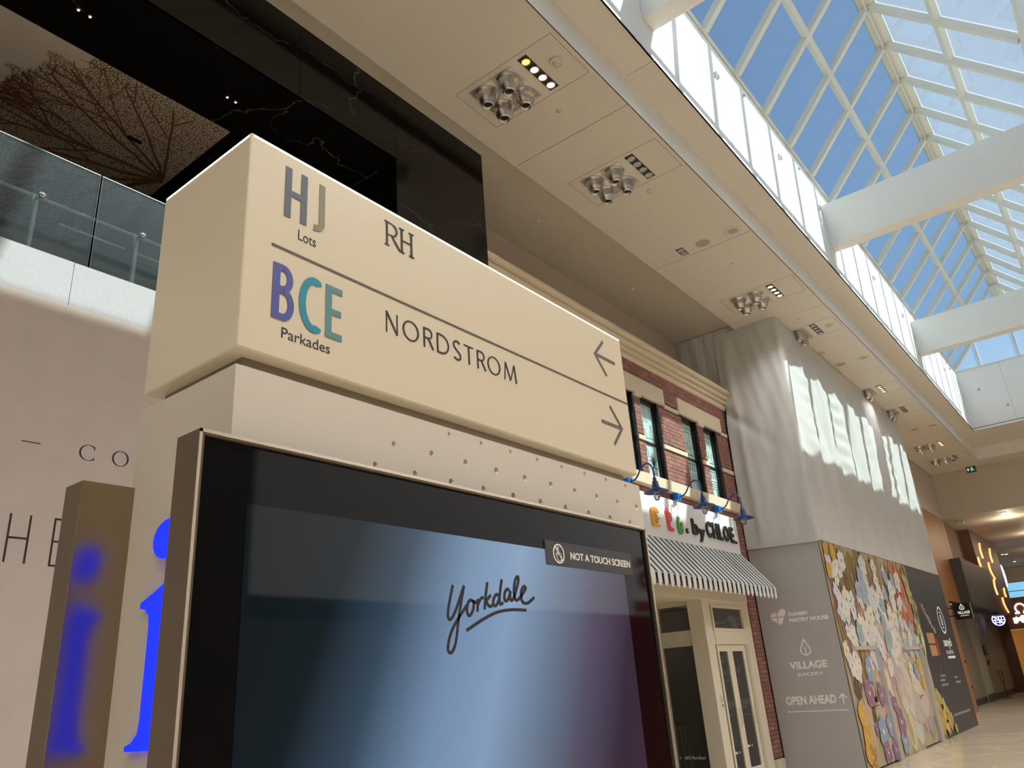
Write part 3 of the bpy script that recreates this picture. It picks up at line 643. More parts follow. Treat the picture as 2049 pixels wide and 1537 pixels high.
# reveal and body
B(XB1+.035, XB0-.044, TY0+.043, TY1-.043, 2.40, TZ0).build('reveal', mat('brushed_reveal', (150, 140, 126), .35, .9), tt)
ZB = 2.457
corian = mat('solid_surface', (194, 185, 170), .42)
bd = MB()
ny, nz_ = 0, 0
def dimple_face():      # front face at x=XB0 with real dimples: a fan around each dimple inside its own cell
    m = MB(); py = .1493; rows = [(2.4385, .0), (2.361, .5), (2.289, .0), (2.215, .5)]; z_edges = [ZB, 2.3998, 2.325, 2.252, 2.18]
    ystart = 1.17
    for ri, (zc_, off) in enumerate(rows):
        zt_, zb_ = z_edges[ri], z_edges[ri+1]
        first = {0: 3, 1: 1, 2: 1, 3: 0}[ri]
        base = 1.367-py if off == .0 else 1.4365-py
        y = base-py; cells = []
        k = 0
        while y < TY1-.02:
            cells.append(y); y += py
        y_prev = TY0
        for yc in cells:
            if yc-py/2 < TY0: continue
            a_, b_ = yc-py/2, min(yc+py/2, TY1)
            if a_ > y_prev+1e-6: m.face([(X, y_prev, zb_), (X, a_, zb_), (X, a_, zt_), (X, y_prev, zt_)])
            y_prev = b_
            dim = (yc > {0: 1.62, 1: 1.40, 2: 1.30, 3: 1.2}[ri]) and yc+.012 < TY1
            if not dim:
                m.face([(X, a_, zb_), (X, b_, zb_), (X, b_, zt_), (X, a_, zt_)]); continue
            r_ = .0115*min(1, .62+.38*(yc-1.3)/.6) if ri else .0085*min(1.1, .7+.4*(yc-1.6)/1.0)
            n = 16; rings = [(r_, 0), (r_*.85, -.0035), (r_*.55, -.0075), (0.0005, -.009)]
            R_ = [[(X+dx, yc+rr*math.cos(2*PI*q/n), zc_+rr*math.sin(2*PI*q/n)) for q in range(n)] for rr, dx in rings]
            out = []
            for q in range(n):
                cx, sx_ = math.cos(2*PI*q/n), math.sin(2*PI*q/n)
                k_ = max(abs(cx), abs(sx_)); cx /= k_; sx_ /= k_
                out.append((X, yc+cx*(b_-yc if cx > 0 else yc-a_), zc_+sx_*(zt_-zc_ if sx_ > 0 else zc_-zb_)))
            R_ = [out]+R_
            for i in range(len(R_)-1):
                for q in range(n): m.face([R_[i][q], R_[i][(q+1) % n], R_[i+1][(q+1) % n], R_[i+1][q]])
        if y_prev < TY1-1e-6: m.face([(X, y_prev, zb_), (X, TY1, zb_), (X, TY1, zt_), (X, y_prev, zt_)])
    m.face([(X, TY0, 0), (X, TY1, 0), (X, TY1, 2.18), (X, TY0, 2.18)])
    return m
m = dimple_face()
m.face([(XB1, TY0, 0), (X, TY0, 0), (X, TY0, ZB), (XB1, TY0, ZB)]).face([(XB1, TY1, 0), (X, TY1, 0), (X, TY1, ZB), (XB1, TY1, ZB)])
m.face([(XB1, TY0, 0), (XB1, TY1, 0), (XB1, TY1, ZB), (XB1, TY0, ZB)]).face([(XB1, TY0, ZB), (XB1, TY1, ZB), (X, TY1, ZB), (X, TY0, ZB)])
body = m.build('body', corian, tt)
# letter i, lit blue, on the near end
blue = mat('blue_light', (10, 50, 255), .4, emit=(0, 26, 255), es=1.6)
xi = -1.715
g = MB(); g.slab('-Y', arc(xi, 2.083, .058, .045, 0, 354, 28), TY0, .014); g.build('dot', blue, tt)
st_ = [(xi-.088, 1.942), (xi-.086, 1.932)]
iL = [(xi-.088, 1.936), (xi-.062, 1.931), (xi-.046, 1.915), (xi-.041, 1.89), (xi-.041, 1.70), (xi-.046, 1.672), (xi-.066, 1.655), (xi-.094, 1.648), (xi-.094, 1.638)]
iR = [(xi+.094, 1.638), (xi+.094, 1.648), (xi+.066, 1.655), (xi+.046, 1.672), (xi+.041, 1.70), (xi+.041, 1.985), (xi+.02, 1.985), (xi-.03, 1.966), (xi-.086, 1.948)]
g = MB()
pts = iL+iR; g.slab('-Y', pts, TY0, .014); g.build('stem', blue, tt)
# displays
def display(xf, xb, face, name):
    y0, y1, z0_, z1_ = .807, 2.66, .42, 2.246
    dm = mat('bronze_frame', (122, 110, 94), .36, .85, noise=.05, nscale=3)
    fr = MB(); lip = .012
    fr.box(xb, xf, y0, y0+lip, z0_, z1_).box(xb, xf, y1-lip, y1, z0_, z1_)
    s_ = 1 if face > 0 else -1
    fr = fr.mesh([], [])
    for z_a, z_b in ((z1_-lip, z1_), (z0_, z0_+lip)): fr.box(xb, xf, y0+lip+.0004, y1-lip-.0004, z_a, z_b)
    fr.box(xb+.002*s_, xb+.006*s_, y0+lip+.0004, y1-lip-.0004, z0_+lip+.0004, z1_-lip-.0004)
    return fr.build(name, dm, tt), (y0, y1, z0_, z1_, lip)
XF = -1.41
f1, (a0, a1, c0, c1, lip) = display(XF, XF-.085, 1, 'display_frame')
B(XF-.0005, XF+.002, a0, a1, c1-.007, c1+.0005).box(XF-.0005, XF+.002, a0, a0+.006, c0, c1).box(XF-.0005, XF+.002, a1-.006, a1, c0, c1).build('frame_edge', mat('polished_edge', (226, 214, 192), .22, .6), f1)
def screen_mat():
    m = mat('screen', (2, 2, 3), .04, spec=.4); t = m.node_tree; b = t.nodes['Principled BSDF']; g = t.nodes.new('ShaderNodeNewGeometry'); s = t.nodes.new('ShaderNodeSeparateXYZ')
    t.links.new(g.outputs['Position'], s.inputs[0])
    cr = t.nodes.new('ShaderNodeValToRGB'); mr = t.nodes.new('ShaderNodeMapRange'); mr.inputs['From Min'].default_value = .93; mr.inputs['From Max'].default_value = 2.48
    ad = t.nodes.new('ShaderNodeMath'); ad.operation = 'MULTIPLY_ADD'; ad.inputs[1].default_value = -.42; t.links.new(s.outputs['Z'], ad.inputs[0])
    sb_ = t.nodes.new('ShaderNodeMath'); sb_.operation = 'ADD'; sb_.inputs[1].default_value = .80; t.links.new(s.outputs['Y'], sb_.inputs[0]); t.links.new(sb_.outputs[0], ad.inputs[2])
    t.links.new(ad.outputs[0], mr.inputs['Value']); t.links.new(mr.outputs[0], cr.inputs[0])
    e = cr.color_ramp.elements; e[0].position = 0; e[0].color = (*lin((10, 20, 24)), 1); e[1].position = 1; e[1].color = (*lin((52, 44, 60)), 1)  # left and right ends darkened: reflections painted into the emission
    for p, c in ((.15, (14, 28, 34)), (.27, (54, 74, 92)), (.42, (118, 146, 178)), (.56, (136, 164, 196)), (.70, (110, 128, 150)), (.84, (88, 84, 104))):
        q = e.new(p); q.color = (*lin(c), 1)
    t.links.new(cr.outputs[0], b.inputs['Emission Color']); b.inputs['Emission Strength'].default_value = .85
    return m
bz = mat('screen_bezel', (6, 6, 8), .05, spec=.28)
gp = B(XF-.03, XF-.010, a0+lip, a1-lip, c0+lip, c1-lip).build('bezel_glass', bz, f1)
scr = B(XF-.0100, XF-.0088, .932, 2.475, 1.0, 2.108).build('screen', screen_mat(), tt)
Zx = lambda p: on(840+p[0]*.31028, 1060+p[1]*.31028, 'x', XF-.0088)
def pxs(L): return [(q.y, q.z) for q in map(Zx, smooth(L))]
g = MB(); W = .0085
for L in ([(212,358),(197,430),(183,510),(181,562),(192,580),(212,560),(238,500),(264,420),(284,362)],
          [(284,362),(272,430),(257,520),(246,600),(238,680),(225,750),(203,792),(184,786),(181,750),(193,690),(215,630),(245,575),(275,530),(300,490)],
          [(342,462),(325,455),(309,475),(303,520),(312,552),(328,548),(343,515),(347,475),(342,462),(360,470),(380,455)],
          [(372,448),(372,490),(370,530)], [(371,492),(382,462),(398,440),(410,440)],
          [(434,340),(424,420),(416,515)], [(418,472),(438,445),(455,422)], [(427,462),(440,488),(455,496),(470,482)],
          [(508,428),(492,418),(475,445),(473,480),(486,492),(502,470),(514,430)], [(526,322),(517,390),(512,455),(520,482),(535,470)],
          [(576,392),(560,384),(546,408),(544,448),(556,462),(571,440),(583,396)], [(583,396),(580,440),(590,458),(604,440)],
          [(604,440),(622,380),(634,325),(627,303),(612,330),(605,390),(610,440),(625,456),(645,436)],
          [(645,436),(668,402),(680,378),(669,366),(655,388),(651,432),(662,468),(688,476),(712,460),(735,438)],
          [(300,650),(350,615),(420,570),(500,532),(590,517),(683,520)]):
    g.ribbon('+X', pxs(L), W, XF-.0088, .0012)
g.build('logo_script', ink, scr)
# notice plate
npl = mat('notice_grey', (62, 64, 68), .5)
XN = XF-.0088
k_ = (XF-.0088)/-1.42
pl_ = MB().slab('+X', [(2.000, 2.060), (2.533, 2.060), (2.533, 2.138), (2.000, 2.138)], XF-.010, .004).build('notice_plate', npl, tt)
nw = mat('notice_white', (226, 220, 212), .5)
g = MB(); d = XF-.006
put_text(g, 'NOT A TOUCH SCREEN', '+X', 2.136, 2.518, 2.086, 2.110, d, .0008, bold=.018)
g.build('lettering', nw, pl_)
g = MB(); cy, cz = 2.070, 2.099
g.ribbon('+X', arc(cy, cz, .029, .029, 0, 354, 32), .0045, d, .0008, True).ribbon('+X', [(cy-.019, cz+.022), (cy+.019, cz-.022)], .0035, d, .0008)
hand = [(-.006,-.022),(-.012,-.010),(-.016,-.002),(-.012,.001),(-.007,-.004),(-.007,.016),(-.003,.018),(-.001,.014),(0,.002),(.006,.003),(.011,0),(.014,-.006),(.012,-.016),(.010,-.022)]
g.ribbon('+X', [(cy+a_, cz+b_) for a_, b_ in hand], .0018, d, .0008, True)
g.ribbon('+X', arc(cy-.004, cz+.016, .006, .006, 20, 160, 6), .0014, d, .0008)
g.build('pictogram', nw, pl_)
f2, _ = display(-2.005, -1.92, -1, 'display_frame')
B(-1.92, -1.917, .807, 2.66, .42, 2.246).build('back_plate', mat('bronze_plate', (168, 152, 128), .22, 1.), f2)
B(-1.9975, -1.93, .819, .821, .432, 2.234).build('frame_joint', gap, f2)

# ------------------------------------------------------------------ brick shop front
XBR = -5.8
mort = mat('mortar', (104, 78, 68), .9)
brk = mat('red_brick', (150, 106, 95), .85, noise=.2, nscale=9, bump=.25, bscale=40, rnd=.22)
WIN = [(10.50, 11.135), (11.37, 12.02), (12.94, 13.59), (13.87, 14.485)]
WZ0, WZ1 = 4.855, 6.305
bw = MB(); X0 = XBR-.014
def wallquad(y0, y1, z0, z1): bw.box(-6.2, X0, y0, y1, z0, z1)
wallquad(YE+.01, WIN[0][0], 0 if False else 3.0, 6.95); prev = WIN[0][1]
for a, b in WIN[1:]: wallquad(prev, a, WZ0, WZ1); prev = b
wallquad(prev, 15.02, WZ0, WZ1); wallquad(WIN[0][0], 15.02, WZ1, 6.95); wallquad(WIN[0][0], 14.98, 3.0, WZ0); wallquad(14.60, 14.98, 0, 3.0)
wb = struct(bw.build('wall_brick', mort), 'red brick upper storey of the sandwich shop')
unit = MB().box(-.5, .5, -.5, .5, -.5, .5); um = bpy.data.meshes.new('brick'); um.from_pydata([tuple(p) for p in unit.v], [], unit.f); um.materials.append(brk)
LINT = [(10.30, 12.25, WZ1, 6.615), (12.81, 14.72, WZ1, 6.615)]
SOLID = [(a, b, WZ0-.02, WZ1+.01) for a, b in WIN]+LINT+[(12.25, 12.81, 6.275, 6.345), (14.72, 15.02, 6.275, 6.345), (11.135, 11.37, 5.475, 5.55), (12.02, 12.94, 5.475, 5.55), (13.59, 13.87, 5.475, 5.55), (14.485, 15.02, 5.475, 5.55)]
bricks = []
CH, BLn = .0735, .212
def course(z, y0, y1, row):
    y = y0-(BLn/2 if row % 2 else 0)
    while y < y1:
        segs = [(max(y, y0)+.004, min(y+BLn, y1)-.004)]
        for (a, b, c_, e) in SOLID:
            if z+CH-.008 > c_+.004 and z < e-.004:
                ns = []
                for (p, q) in segs:
                    if q <= a or p >= b: ns.append((p, q))
                    else:
                        if a-p > .02: ns.append((p, a-.004))
                        if q-b > .02: ns.append((b+.004, q))
                segs = ns
        for p, q in segs:
            if q-p > .015: bricks.append((p, q, z, z+CH-.008))
        y += BLn
r_ = 0; z = WZ0
while z < 6.92: course(z, 7.16, 15.02, r_); z += CH; r_ += 1
z = WZ0-CH
while z > .25:
    if z > 4.50: course(z, 14.60 if z < 4.45 else 10.6, 14.98, r_)
    else: course(z, 14.59, 14.975, r_)
    z -= CH; r_ += 1
vis = [b for b in bricks if b[1] > 10.95]
vis.sort(key=lambda b: -((b[1]-b[0])*5.8/((b[0]**2+5.8**2+(b[2]-1.7)**2))))
sel = set(id(b) for b in vis[:290]); rest = MB(); rb = random.Random(5)
for b in bricks:
    dx = rb.uniform(-.002, .003); x0, x1 = XBR-.03, XBR+dx
    if id(b) in sel:
        o = bpy.data.objects.new('brick', um); C.objects.link(o); o.parent = wb
        o.location = Vector(((x0+x1)/2, (b[0]+b[1])/2, (b[2]+b[3])/2))-WP[wb]; o.scale = (x1-x0, b[1]-b[0], b[3]-b[2])
    else: rest.box(x0, x1, b[0], b[1], b[2], b[3])
o = rest.build('brickwork', mat('red_brick_far', (146, 102, 92), .85, noise=.3, nscale=7, bump=.25, bscale=40), wb); o['kind'] = 'stuff'
for a, b, c_, e in LINT:
    B(XBR-.03, XBR+.035, a, b, c_, e).build('lintel', stone, wb, bevel=.006)
for y in (11.135, 13.59): B(XBR-.03, XBR+.034, y, y+.235 if y < 12 else y+.28, 6.245, 6.31).build('lintel_foot', stone, wb)
for a, b, c_, e in SOLID[len(WIN)+2:]: B(XBR-.03, XBR+.018, a, b, c_, e).build('string_course', stone, wb)
# cornice by profile (x out, z)
prof = [(-6.7, 6.90), (-5.785, 6.90), (-5.765, 6.925), (-5.765, 6.99), (-5.79, 6.992), (-5.79, 7.02), (-5.73, 7.03), (-5.73, 7.085), (-5.76, 7.088), (-5.76, 7.105), (-5.69, 7.12), (-5.675, 7.15), (-5.675, 7.185), (-5.71, 7.188), (-5.71, 7.20), (-5.63, 7.215), (-5.61, 7.24), (-5.61, 7.285), (-6.7, 7.33)]
MB().prism(prof, 'y', YE+.03, 15.12).build('cornice', stone, wb)
struct(B(-6.9, -6.69, YE, 15.3, 7.25, ZS).build('wall_attic', mat('attic_paint', (196, 184, 170), .7)), 'plain wall set back above the shop cornice')
B(-5.83, XBR+.10, 9.9, 14.985, 4.655, 4.845).build('ledge', stone, wb, bevel=.008)
# sash windows with line drawings on the panes
frost = mat('frosted_film', (188, 218, 216), .35, spec=.5)
for k, (a, b) in enumerate(WIN):
    w = struct(B(-6.16, XBR-.135, a, b, WZ0, WZ1).build('window_%d' % (k+1), black), 'black sash window with line drawings over the shop sign')
    fm = mat('black_frame', (22, 22, 23), .35)
    B(XBR-.135, XBR-.07, a, a+.05, WZ0, WZ1).box(XBR-.135, XBR-.07, b-.07, b, WZ0, WZ1).box(XBR-.135, XBR-.07, a, b, WZ1-.07, WZ1).box(XBR-.135, XBR-.07, a, b, WZ0, WZ0+.05).box(XBR-.135, XBR-.01, b-.03, b, WZ0, WZ1).build('frame', fm, w)
    for (p, q) in ((WZ0+.05, 5.50), (5.54, WZ1-.07)): B(XBR-.125, XBR-.115, a+.05, b-.07, p, q).build('pane', frost, w)
    B(XBR-.13, XBR-.09, a+.05, b-.07, 5.50, 5.54).build('meeting_rail', fm, w)
    g = MB(); d = XBR-.115; c0, c1 = a+.06, b-.08; W = .007; mid = (c0+c1)/2
    def l(*p, w_=W): g.ribbon('+X', list(p), w_, d, .001)
    if k in (0, 1):
        l((mid, 6.22), (mid, 6.02)); l((mid, 6.02), (mid-.07, 5.92), (mid+.07, 5.92), (mid, 6.02)); l((c0+.03, 6.2), (c0+.03, 6.08)); l((c1-.08, 6.2), (c1-.08, 6.12))
        l((c0, 5.62), (c1, 5.62), w_=.012)
        for q in (.03, .09, .15): l((c0+q, 5.63), (c0+q, 5.80-.2*q)); l((c0+q, 5.8-.2*q), (c0+q+.05, 5.8-.2*q), (c0+q+.05, 5.63))
        bx = c1-.14; l((bx, 5.63), (bx, 5.74), (bx+.03, 5.79), (bx+.03, 5.88), (bx+.06, 5.88), (bx+.06, 5.79), (bx+.09, 5.74), (bx+.09, 5.63))
        for q in range(7):
            an = math.radians(30+q*22); l(*smooth([(c1-.16, 5.10), (c1-.16+.10*math.cos(an), 5.16+.16*math.sin(an)), (c1-.16+.15*math.cos(an), 5.14+.22*math.sin(an)), (c1-.16+.06*math.cos(an), 5.12+.18*math.sin(an)), (c1-.16, 5.10)], 4))
        l((c1-.22, 5.1), (c1-.04, 5.1), w_=.014); l((c1-.2, 5.09), (c1-.18, 4.93), (c1-.08, 4.93), (c1-.06, 5.09))
        l(*smooth([(c0+.02, 5.46), (c0+.16, 5.42), (c0+.2, 5.3), (c0+.12, 5.2), (c0+.2, 5.08), (c0+.1, 4.95), (c0+.02, 4.92)], 5))
    else:
        l((c0, 6.14), (c1, 6.14)); l((c0, 6.07), (c1, 6.07), w_=.01)
        for q in range(4):
            u_ = c0+.06+.11*q; l((u_, 6.07), (u_, 5.86-.04*(q % 2))); l(*arc(u_, 5.82-.04*(q % 2), .026, .04, 90, 440, 12))
        l((c0+.1, 5.62), (c1-.04, 5.62), w_=.014); l(*arc((c0+c1)/2+.03, 5.63, .15, .11, 0, 180, 12)); l(((c0+c1)/2+.03, 5.74), ((c0+c1)/2+.03, 5.77), w_=.02)
        l((c0, 5.44), (c1, 5.44), w_=.016)
        for q in range(5): l((c0+.06+.09*q, 5.41), (c0+.06+.09*q, 5.30), w_=.02)
        for q in range(4): l((c0+.03*q, 4.9), (c0+.03*q, 5.24-.05*q), (c1-.03*q, 5.24-.05*q), (c1-.03*q, 4.9))
    g.build('line_drawing', ink, w)
# shop sign
sg = thing('shop_sign', (-5.78, 12.7, 3.83), 'white fascia sign with coloured food letters and black by CHLOE lettering', 'sign')
B(XBR-.01, -5.75, 9.3, 14.555, 3.825, 4.525).build('panel', mat('sign_white', (238, 238, 240), .4), sg)
# 'e' as a sandwich, 't' as a strawberry, 'c' as an avocado half, '.' as a round seed
g = MB(); d = -5.75
org = mat('letter_orange', (238, 178, 78), .5); redm = mat('letter_red', (230, 92, 92), .5); grn = mat('letter_green', (92, 170, 96), .5)
e0, ez = 11.10, 3.99
t1 = MB().slab('+X', [(e0-.03, ez+.24), (e0-.02, ez+.28), (e0+.03, ez+.31), (e0+.16, ez+.31), (e0+.22, ez+.27), (e0+.23, ez+.23), (e0+.06, ez+.23), (e0+.05, ez+.03), (e0+.23, ez+.03), (e0+.22, ez), (e0, ez), (e0-.02, ez+.04)], d, .035).build('letter', org, sg)
g = MB()
for q in range(4): g.ribbon('+X', [(e0+.06+.03*q, ez+.20), (e0+.10+.03*q, ez+.12), (e0+.08+.03*q, ez+.06)], .012, d, .028)
g.ribbon('+X', [(e0+.05, ez+.145), (e0+.23, ez+.145)], .022, d, .032); g.build('filling', org, t1)
t0_ = 11.62
tl = MB().slab('+X', [(t0_-.03, ez+.30), (t0_+.02, ez+.36), (t0_+.05, ez+.30), (t0_+.12, ez+.28), (t0_+.16, ez+.20), (t0_+.12, ez+.14), (t0_+.07, ez+.13), (t0_+.06, ez+.05), (t0_+.17, ez+.03), (t0_+.17, ez-.02), (t0_+.02, ez-.02), (t0_-.01, ez+.05), (t0_-.01, ez+.2)], d, .035).build('letter', redm, sg)
g = MB()
for q in range(3): g.ribbon('+X', arc(t0_+.085, ez+.21, .03+.012*q, .03+.012*q, 0, 350, 10), .006, d+.035, .004, True)
g.build('seeds', mat('letter_red_pale', (244, 160, 150), .5), tl)
c0_ = 12.0
MB().ribbon('+X', [(c0_+.03, ez+.25), (c0_-.01, ez+.17)]+arc(c0_+.06, ez+.07, .075, .085, 170, 400, 16)+[(c0_+.12, ez+.17)], .045, d, .035).build('letter', grn, sg)
MB().slab('+X', arc(c0_+.065, ez+.065, .028, .03, 0, 340, 12), d, .05).build('letter', mat('avocado_stone', (150, 176, 110), .5), sg)
dt = MB().slab('+X', arc(12.32, ez+.05, .045, .045, 0, 345, 16), d, .035).build('letter', mat('letter_brown', (74, 62, 56), .5), sg)
MB().slab('+X', arc(12.335, ez+.05, .03, .03, 0, 340, 12), d+.035, .004).build('dot_face', mat('letter_pale', (214, 206, 196), .5), dt)
blk = mat('letter_black', (40, 40, 42), .45)
for body, u0, u1, v0, v1 in (('b', 12.53, 12.76, 4.00, 4.28), ('y', 12.77, 13.02, 3.90, 4.13)):
    g = MB(); put_text(g, body, '+X', u0, u1, v0, v1, d, .03, bold=.03); g.build('letter', blk, sg)
uu = 13.10
for ch, w in (('C', .22), ('H', .21), ('L', .15), ('O', .24), ('E', .17)):
    g = MB(); put_text(g, ch, '+X', uu, uu+w, 4.015, 4.31, d, .03, bold=.035); g.build('letter', blk, sg); uu += w+.055
g = MB(); g.slab('+X', arc(uu+.01, 4.035, .022, .022, 0, 340, 10), d, .035); g.build('letter', blk, sg)
# gooseneck lamps
lb = mat('enamel_blue', (40, 66, 132), .3); jb = mat('box_blue', (20, 120, 210), .4); cl = glassmat('lamp_glass', (.85, .87, .9), 0., 2.2, .1)
lp = None
for y in (10.41, 12.063, 13.714):
    if lp is None:
        lp = thing('gooseneck_lamp', (-5.74, y, 4.58), 'blue gooseneck lamp over the orange and red letters', 'lamp', 'gooseneck lamps over the shop sign')
        b_ = B(-5.76, -5.66, y-.06, y+.06, 4.53, 4.645).build('junction_box', jb, lp, bevel=.006)
        MB().tube(smooth([(-5.70, y, 4.53), (-5.705, y-.01, 4.42), (-5.73, y-.03, 4.36), (-5.74, y-.03, 4.2)]), .006, 5).build('cord', mat('cord_white', (220, 222, 228), .5), b_)
        MB().tube(smooth([(-5.67, y, 4.59), (-5.60, y, 4.59), (-5.53, y, 4.64), (-5.46, y, 4.74), (-5.37, y, 4.80), (-5.29, y, 4.77), (-5.255, y, 4.68), (-5.25, y, 4.54)], 5), .013, 8).build('arm', lb, lp, True)
        c = (-5.25, y, 4.33)
        sh = MB().lathe([(.0, .225), (.028, .225), (.032, .17), (.048, .16), (.048, .12), (.056, .11), (.06, .075), (.10, .05), (.185, .012), (.19, .0), (.18, .004), (.09, .035), (.05, .045)], c, 26).build('shade', lb, lp, True)
        MB().lathe([(.042, .03), (.045, -.02), (.045, -.08), (.03, -.115), (0, -.125)], c, 16).build('glass_jar', cl, lp, True)
        g = MB()
        for k in range(4):
            an = k*PI/2; g.tube([(c[0]+.05*math.cos(an), c[1]+.05*math.sin(an), c[2]+.02), (c[0]+.05*math.cos(an), c[1]+.05*math.sin(an), c[2]-.08), (c[0]+.02*math.cos(an), c[1]+.02*math.sin(an), c[2]-.135)], .004, 5)
        for zz in (-.01, -.06): g.tube([(c[0]+.05*math.cos(2*PI*q/14), c[1]+.05*math.sin(2*PI*q/14), c[2]+zz) for q in range(15)], .004, 5)
        g.build('cage', steel, lp)
    else: copy_tree(lp, (-5.74, y, 4.58), None, 'blue gooseneck lamp between the green letter and the black lettering' if y < 13 else 'blue gooseneck lamp right beside the hanging dust sheet')
# awning
aw = thing('awning', (-5.5, 12.4, 3.15), 'black and white striped awning with scalloped valance over the shop door', 'awning')
aw_w = mat('awning_white', (226, 228, 228), .75); aw_b = mat('awning_black_lit', (50, 52, 53), .75); aw_v = mat('awning_black_shaded', (14, 14, 15), .8)  # one black cloth: slope lightened, valance darkened, light and shade in the colour
P0, P1 = (-5.748, 3.818), (-5.215, 3.145); n = 56; ya, yb_ = 9.4, 14.565; sw = (yb_-ya)/n
for k in range(n):
    wd_ = .1*sw*(1 if k % 2 else -1); y0, y1 = ya+sw*k-wd_, ya+sw*(k+1)+wd_; mt = aw_w if k % 2 else aw_b; e = .0
    g = MB(); g.mesh([(P0[0], y0, P0[1]), (P0[0], y1, P0[1]), (P1[0], y1, P1[1]), (P1[0], y0, P1[1]), (P0[0], y0, P0[1]-.008), (P0[0], y1, P0[1]-.008), (P1[0]-.004, y1, P1[1]-.006), (P1[0]-.004, y0, P1[1]-.006)],
                     [(0, 1, 2, 3), (7, 6, 5, 4), (0, 3, 7, 4), (1, 5, 6, 2), (0, 4, 5, 1), (3, 2, 6, 7)])
    s = g.build('stripe', mt, aw)
    q = [(y0, P1[1]), (y0, P1[1]-(.155 if k % 2 else .09))]+([(y0+sw/2+sw/2*math.cos(math.radians(a_)), P1[1]-.155-sw*.55*math.sin(math.radians(-a_+360))) for a_ in range(198, 360, 18)] if k % 2 else [])+[(y1, P1[1]-(.155 if k % 2 else .09)), (y1, P1[1])]
    if k % 2:
        MB().slab('+X', q, P1[0]-.004, .003).build('scallop', mt, s)
    else: MB().slab('+X', [(y0, P1[1]), (y0, P1[1]-.10), (y0+sw*.2, P1[1]-.13), (y1-sw*.2, P1[1]-.13), (y1, P1[1]-.10), (y1, P1[1])], P1[0]-.012, .003).build('scallop', aw_v, s)
MB().tube([(P1[0]-.012, ya, P1[1]-.012), (P1[0]-.012, yb_, P1[1]-.012)], .012, 6).build('front_bar', steel, aw)
for y in (ya, yb_-.01): MB().tube([(P1[0]-.012, y, P1[1]-.012), (-5.79, y, P1[1]-.012)], .01, 6).build('side_arm', steel, aw)
# timber shop front: fascia board, side lights, doors
sf = thing('storefront', (-5.9, 12.5, 0), 'cream timber shop front with recessed entrance, transoms and narrow glazed doors', 'shop front')
B(-6.75, XBR-.005, 9.3, 14.585, 2.93, 3.12).build('fascia_board', cream, sf, bevel=.006)
B(-6.75, XBR+.02, 9.3, 14.585, 3.115, 3.15).build('wood_strip', mat('brown_strip', (110, 82, 60), .6), sf)
def frame_x(y0, y1, z0_, z1_, w, xf=XBR-.02, dep=.09, nm='frame'):
    return B(xf-dep, xf, y0, y0+w, z0_, z1_).box(xf-dep, xf, y1-w, y1, z0_, z1_).box(xf-dep, xf, y0+w, y1-w, z1_-w, z1_).box(xf-dep, xf, y0+w, y1-w, z0_, z0_+w).build(nm, cream, sf, bevel=.004)
B(-6.10, XBR-.02, 12.62, 12.90, 0, 2.93).build('corner_post', cream, sf, bevel=.005)
B(-5.9, XBR-.02, 14.30, 14.585, 0, 2.93).build('end_post', cream, sf, bevel=.005)
B(-5.9, XBR-.02, 12.90, 14.30, 2.20, 2.42).build('transom_rail', cream, sf)
B(-5.9, XBR-.02, 12.90, 14.30, 2.86, 2.93).build('head', cream, sf)
frame_x(12.95, 14.30, 2.42, 2.86, .05, XBR-.012, .05, 'transom_frame'); B(XBR-.055, XBR-.05, 13.0, 14.25, 2.47, 2.81).build('transom_pane', shopglass, sf)
B(XBR-.02, XBR-.005, 12.93, 12.97, .2, 2.86).build('bead', cream, sf)
for (a, b) in ((12.96, 13.50), (13.50, 14.16)):
    dr = B(XBR-.07, XBR-.03, a+.004, a+.085, .02, 2.19).box(XBR-.07, XBR-.03, b-.11, b-.004, .02, 2.19).box(XBR-.07, XBR-.03, a+.085, b-.11, 2.09, 2.19).box(XBR-.07, XBR-.03, a+.085, b-.11, .02, .26).build('door', cream, sf, bevel=.004)
    B(XBR-.055, XBR-.05, a+.085, b-.11, .26, 2.09).build('pane', shopglass, dr)
    MB().tube([(XBR-.03, b-.06, .92), (XBR+.0, b-.06, .92), (XBR+.0, b-.06, 1.18), (XBR-.03, b-.06, 1.18)], .008, 6).build('pull_handle', steel, dr)
    g = MB(); yq = a+.12; zq = .52+(.06 if a > 13.2 else 0)
    g.ribbon('+X', [(yq, zq), (yq+.11, zq)], .03, XBR-.05, .001).ribbon('+X', [(yq-.03, zq-.018), (yq-.03, zq+.018)], .014, XBR-.05, .001).ribbon('+X', [(yq+.02, zq), (yq+.02, zq+.035)], .014, XBR-.05, .001).ribbon('+X', [(yq+.17, zq), (yq+.20, zq)], .03, XBR-.05, .001)
    g.build('window_print', nw, dr)
for y in (14.18, 14.24): B(XBR-.06, XBR-.012, y, y+.03, 0, 2.2).build('door_jamb', cream, sf)
kp = B(XBR-.02, XBR-.004, 12.77, 12.83, 1.22, 1.42).build('notice', mat('notice_paper', (232, 230, 226), .6), sf)
B(XBR-.004, XBR-.002, 12.785, 12.815, 1.235, 1.275).build('notice_symbol', black, kp); 
for q in range(3): B(XBR-.004, XBR-.0025, 12.782, 12.818, 1.31+.03*q, 1.325+.03*q).build('notice_line', mat('notice_greyline', (130, 128, 126), .6), kp)
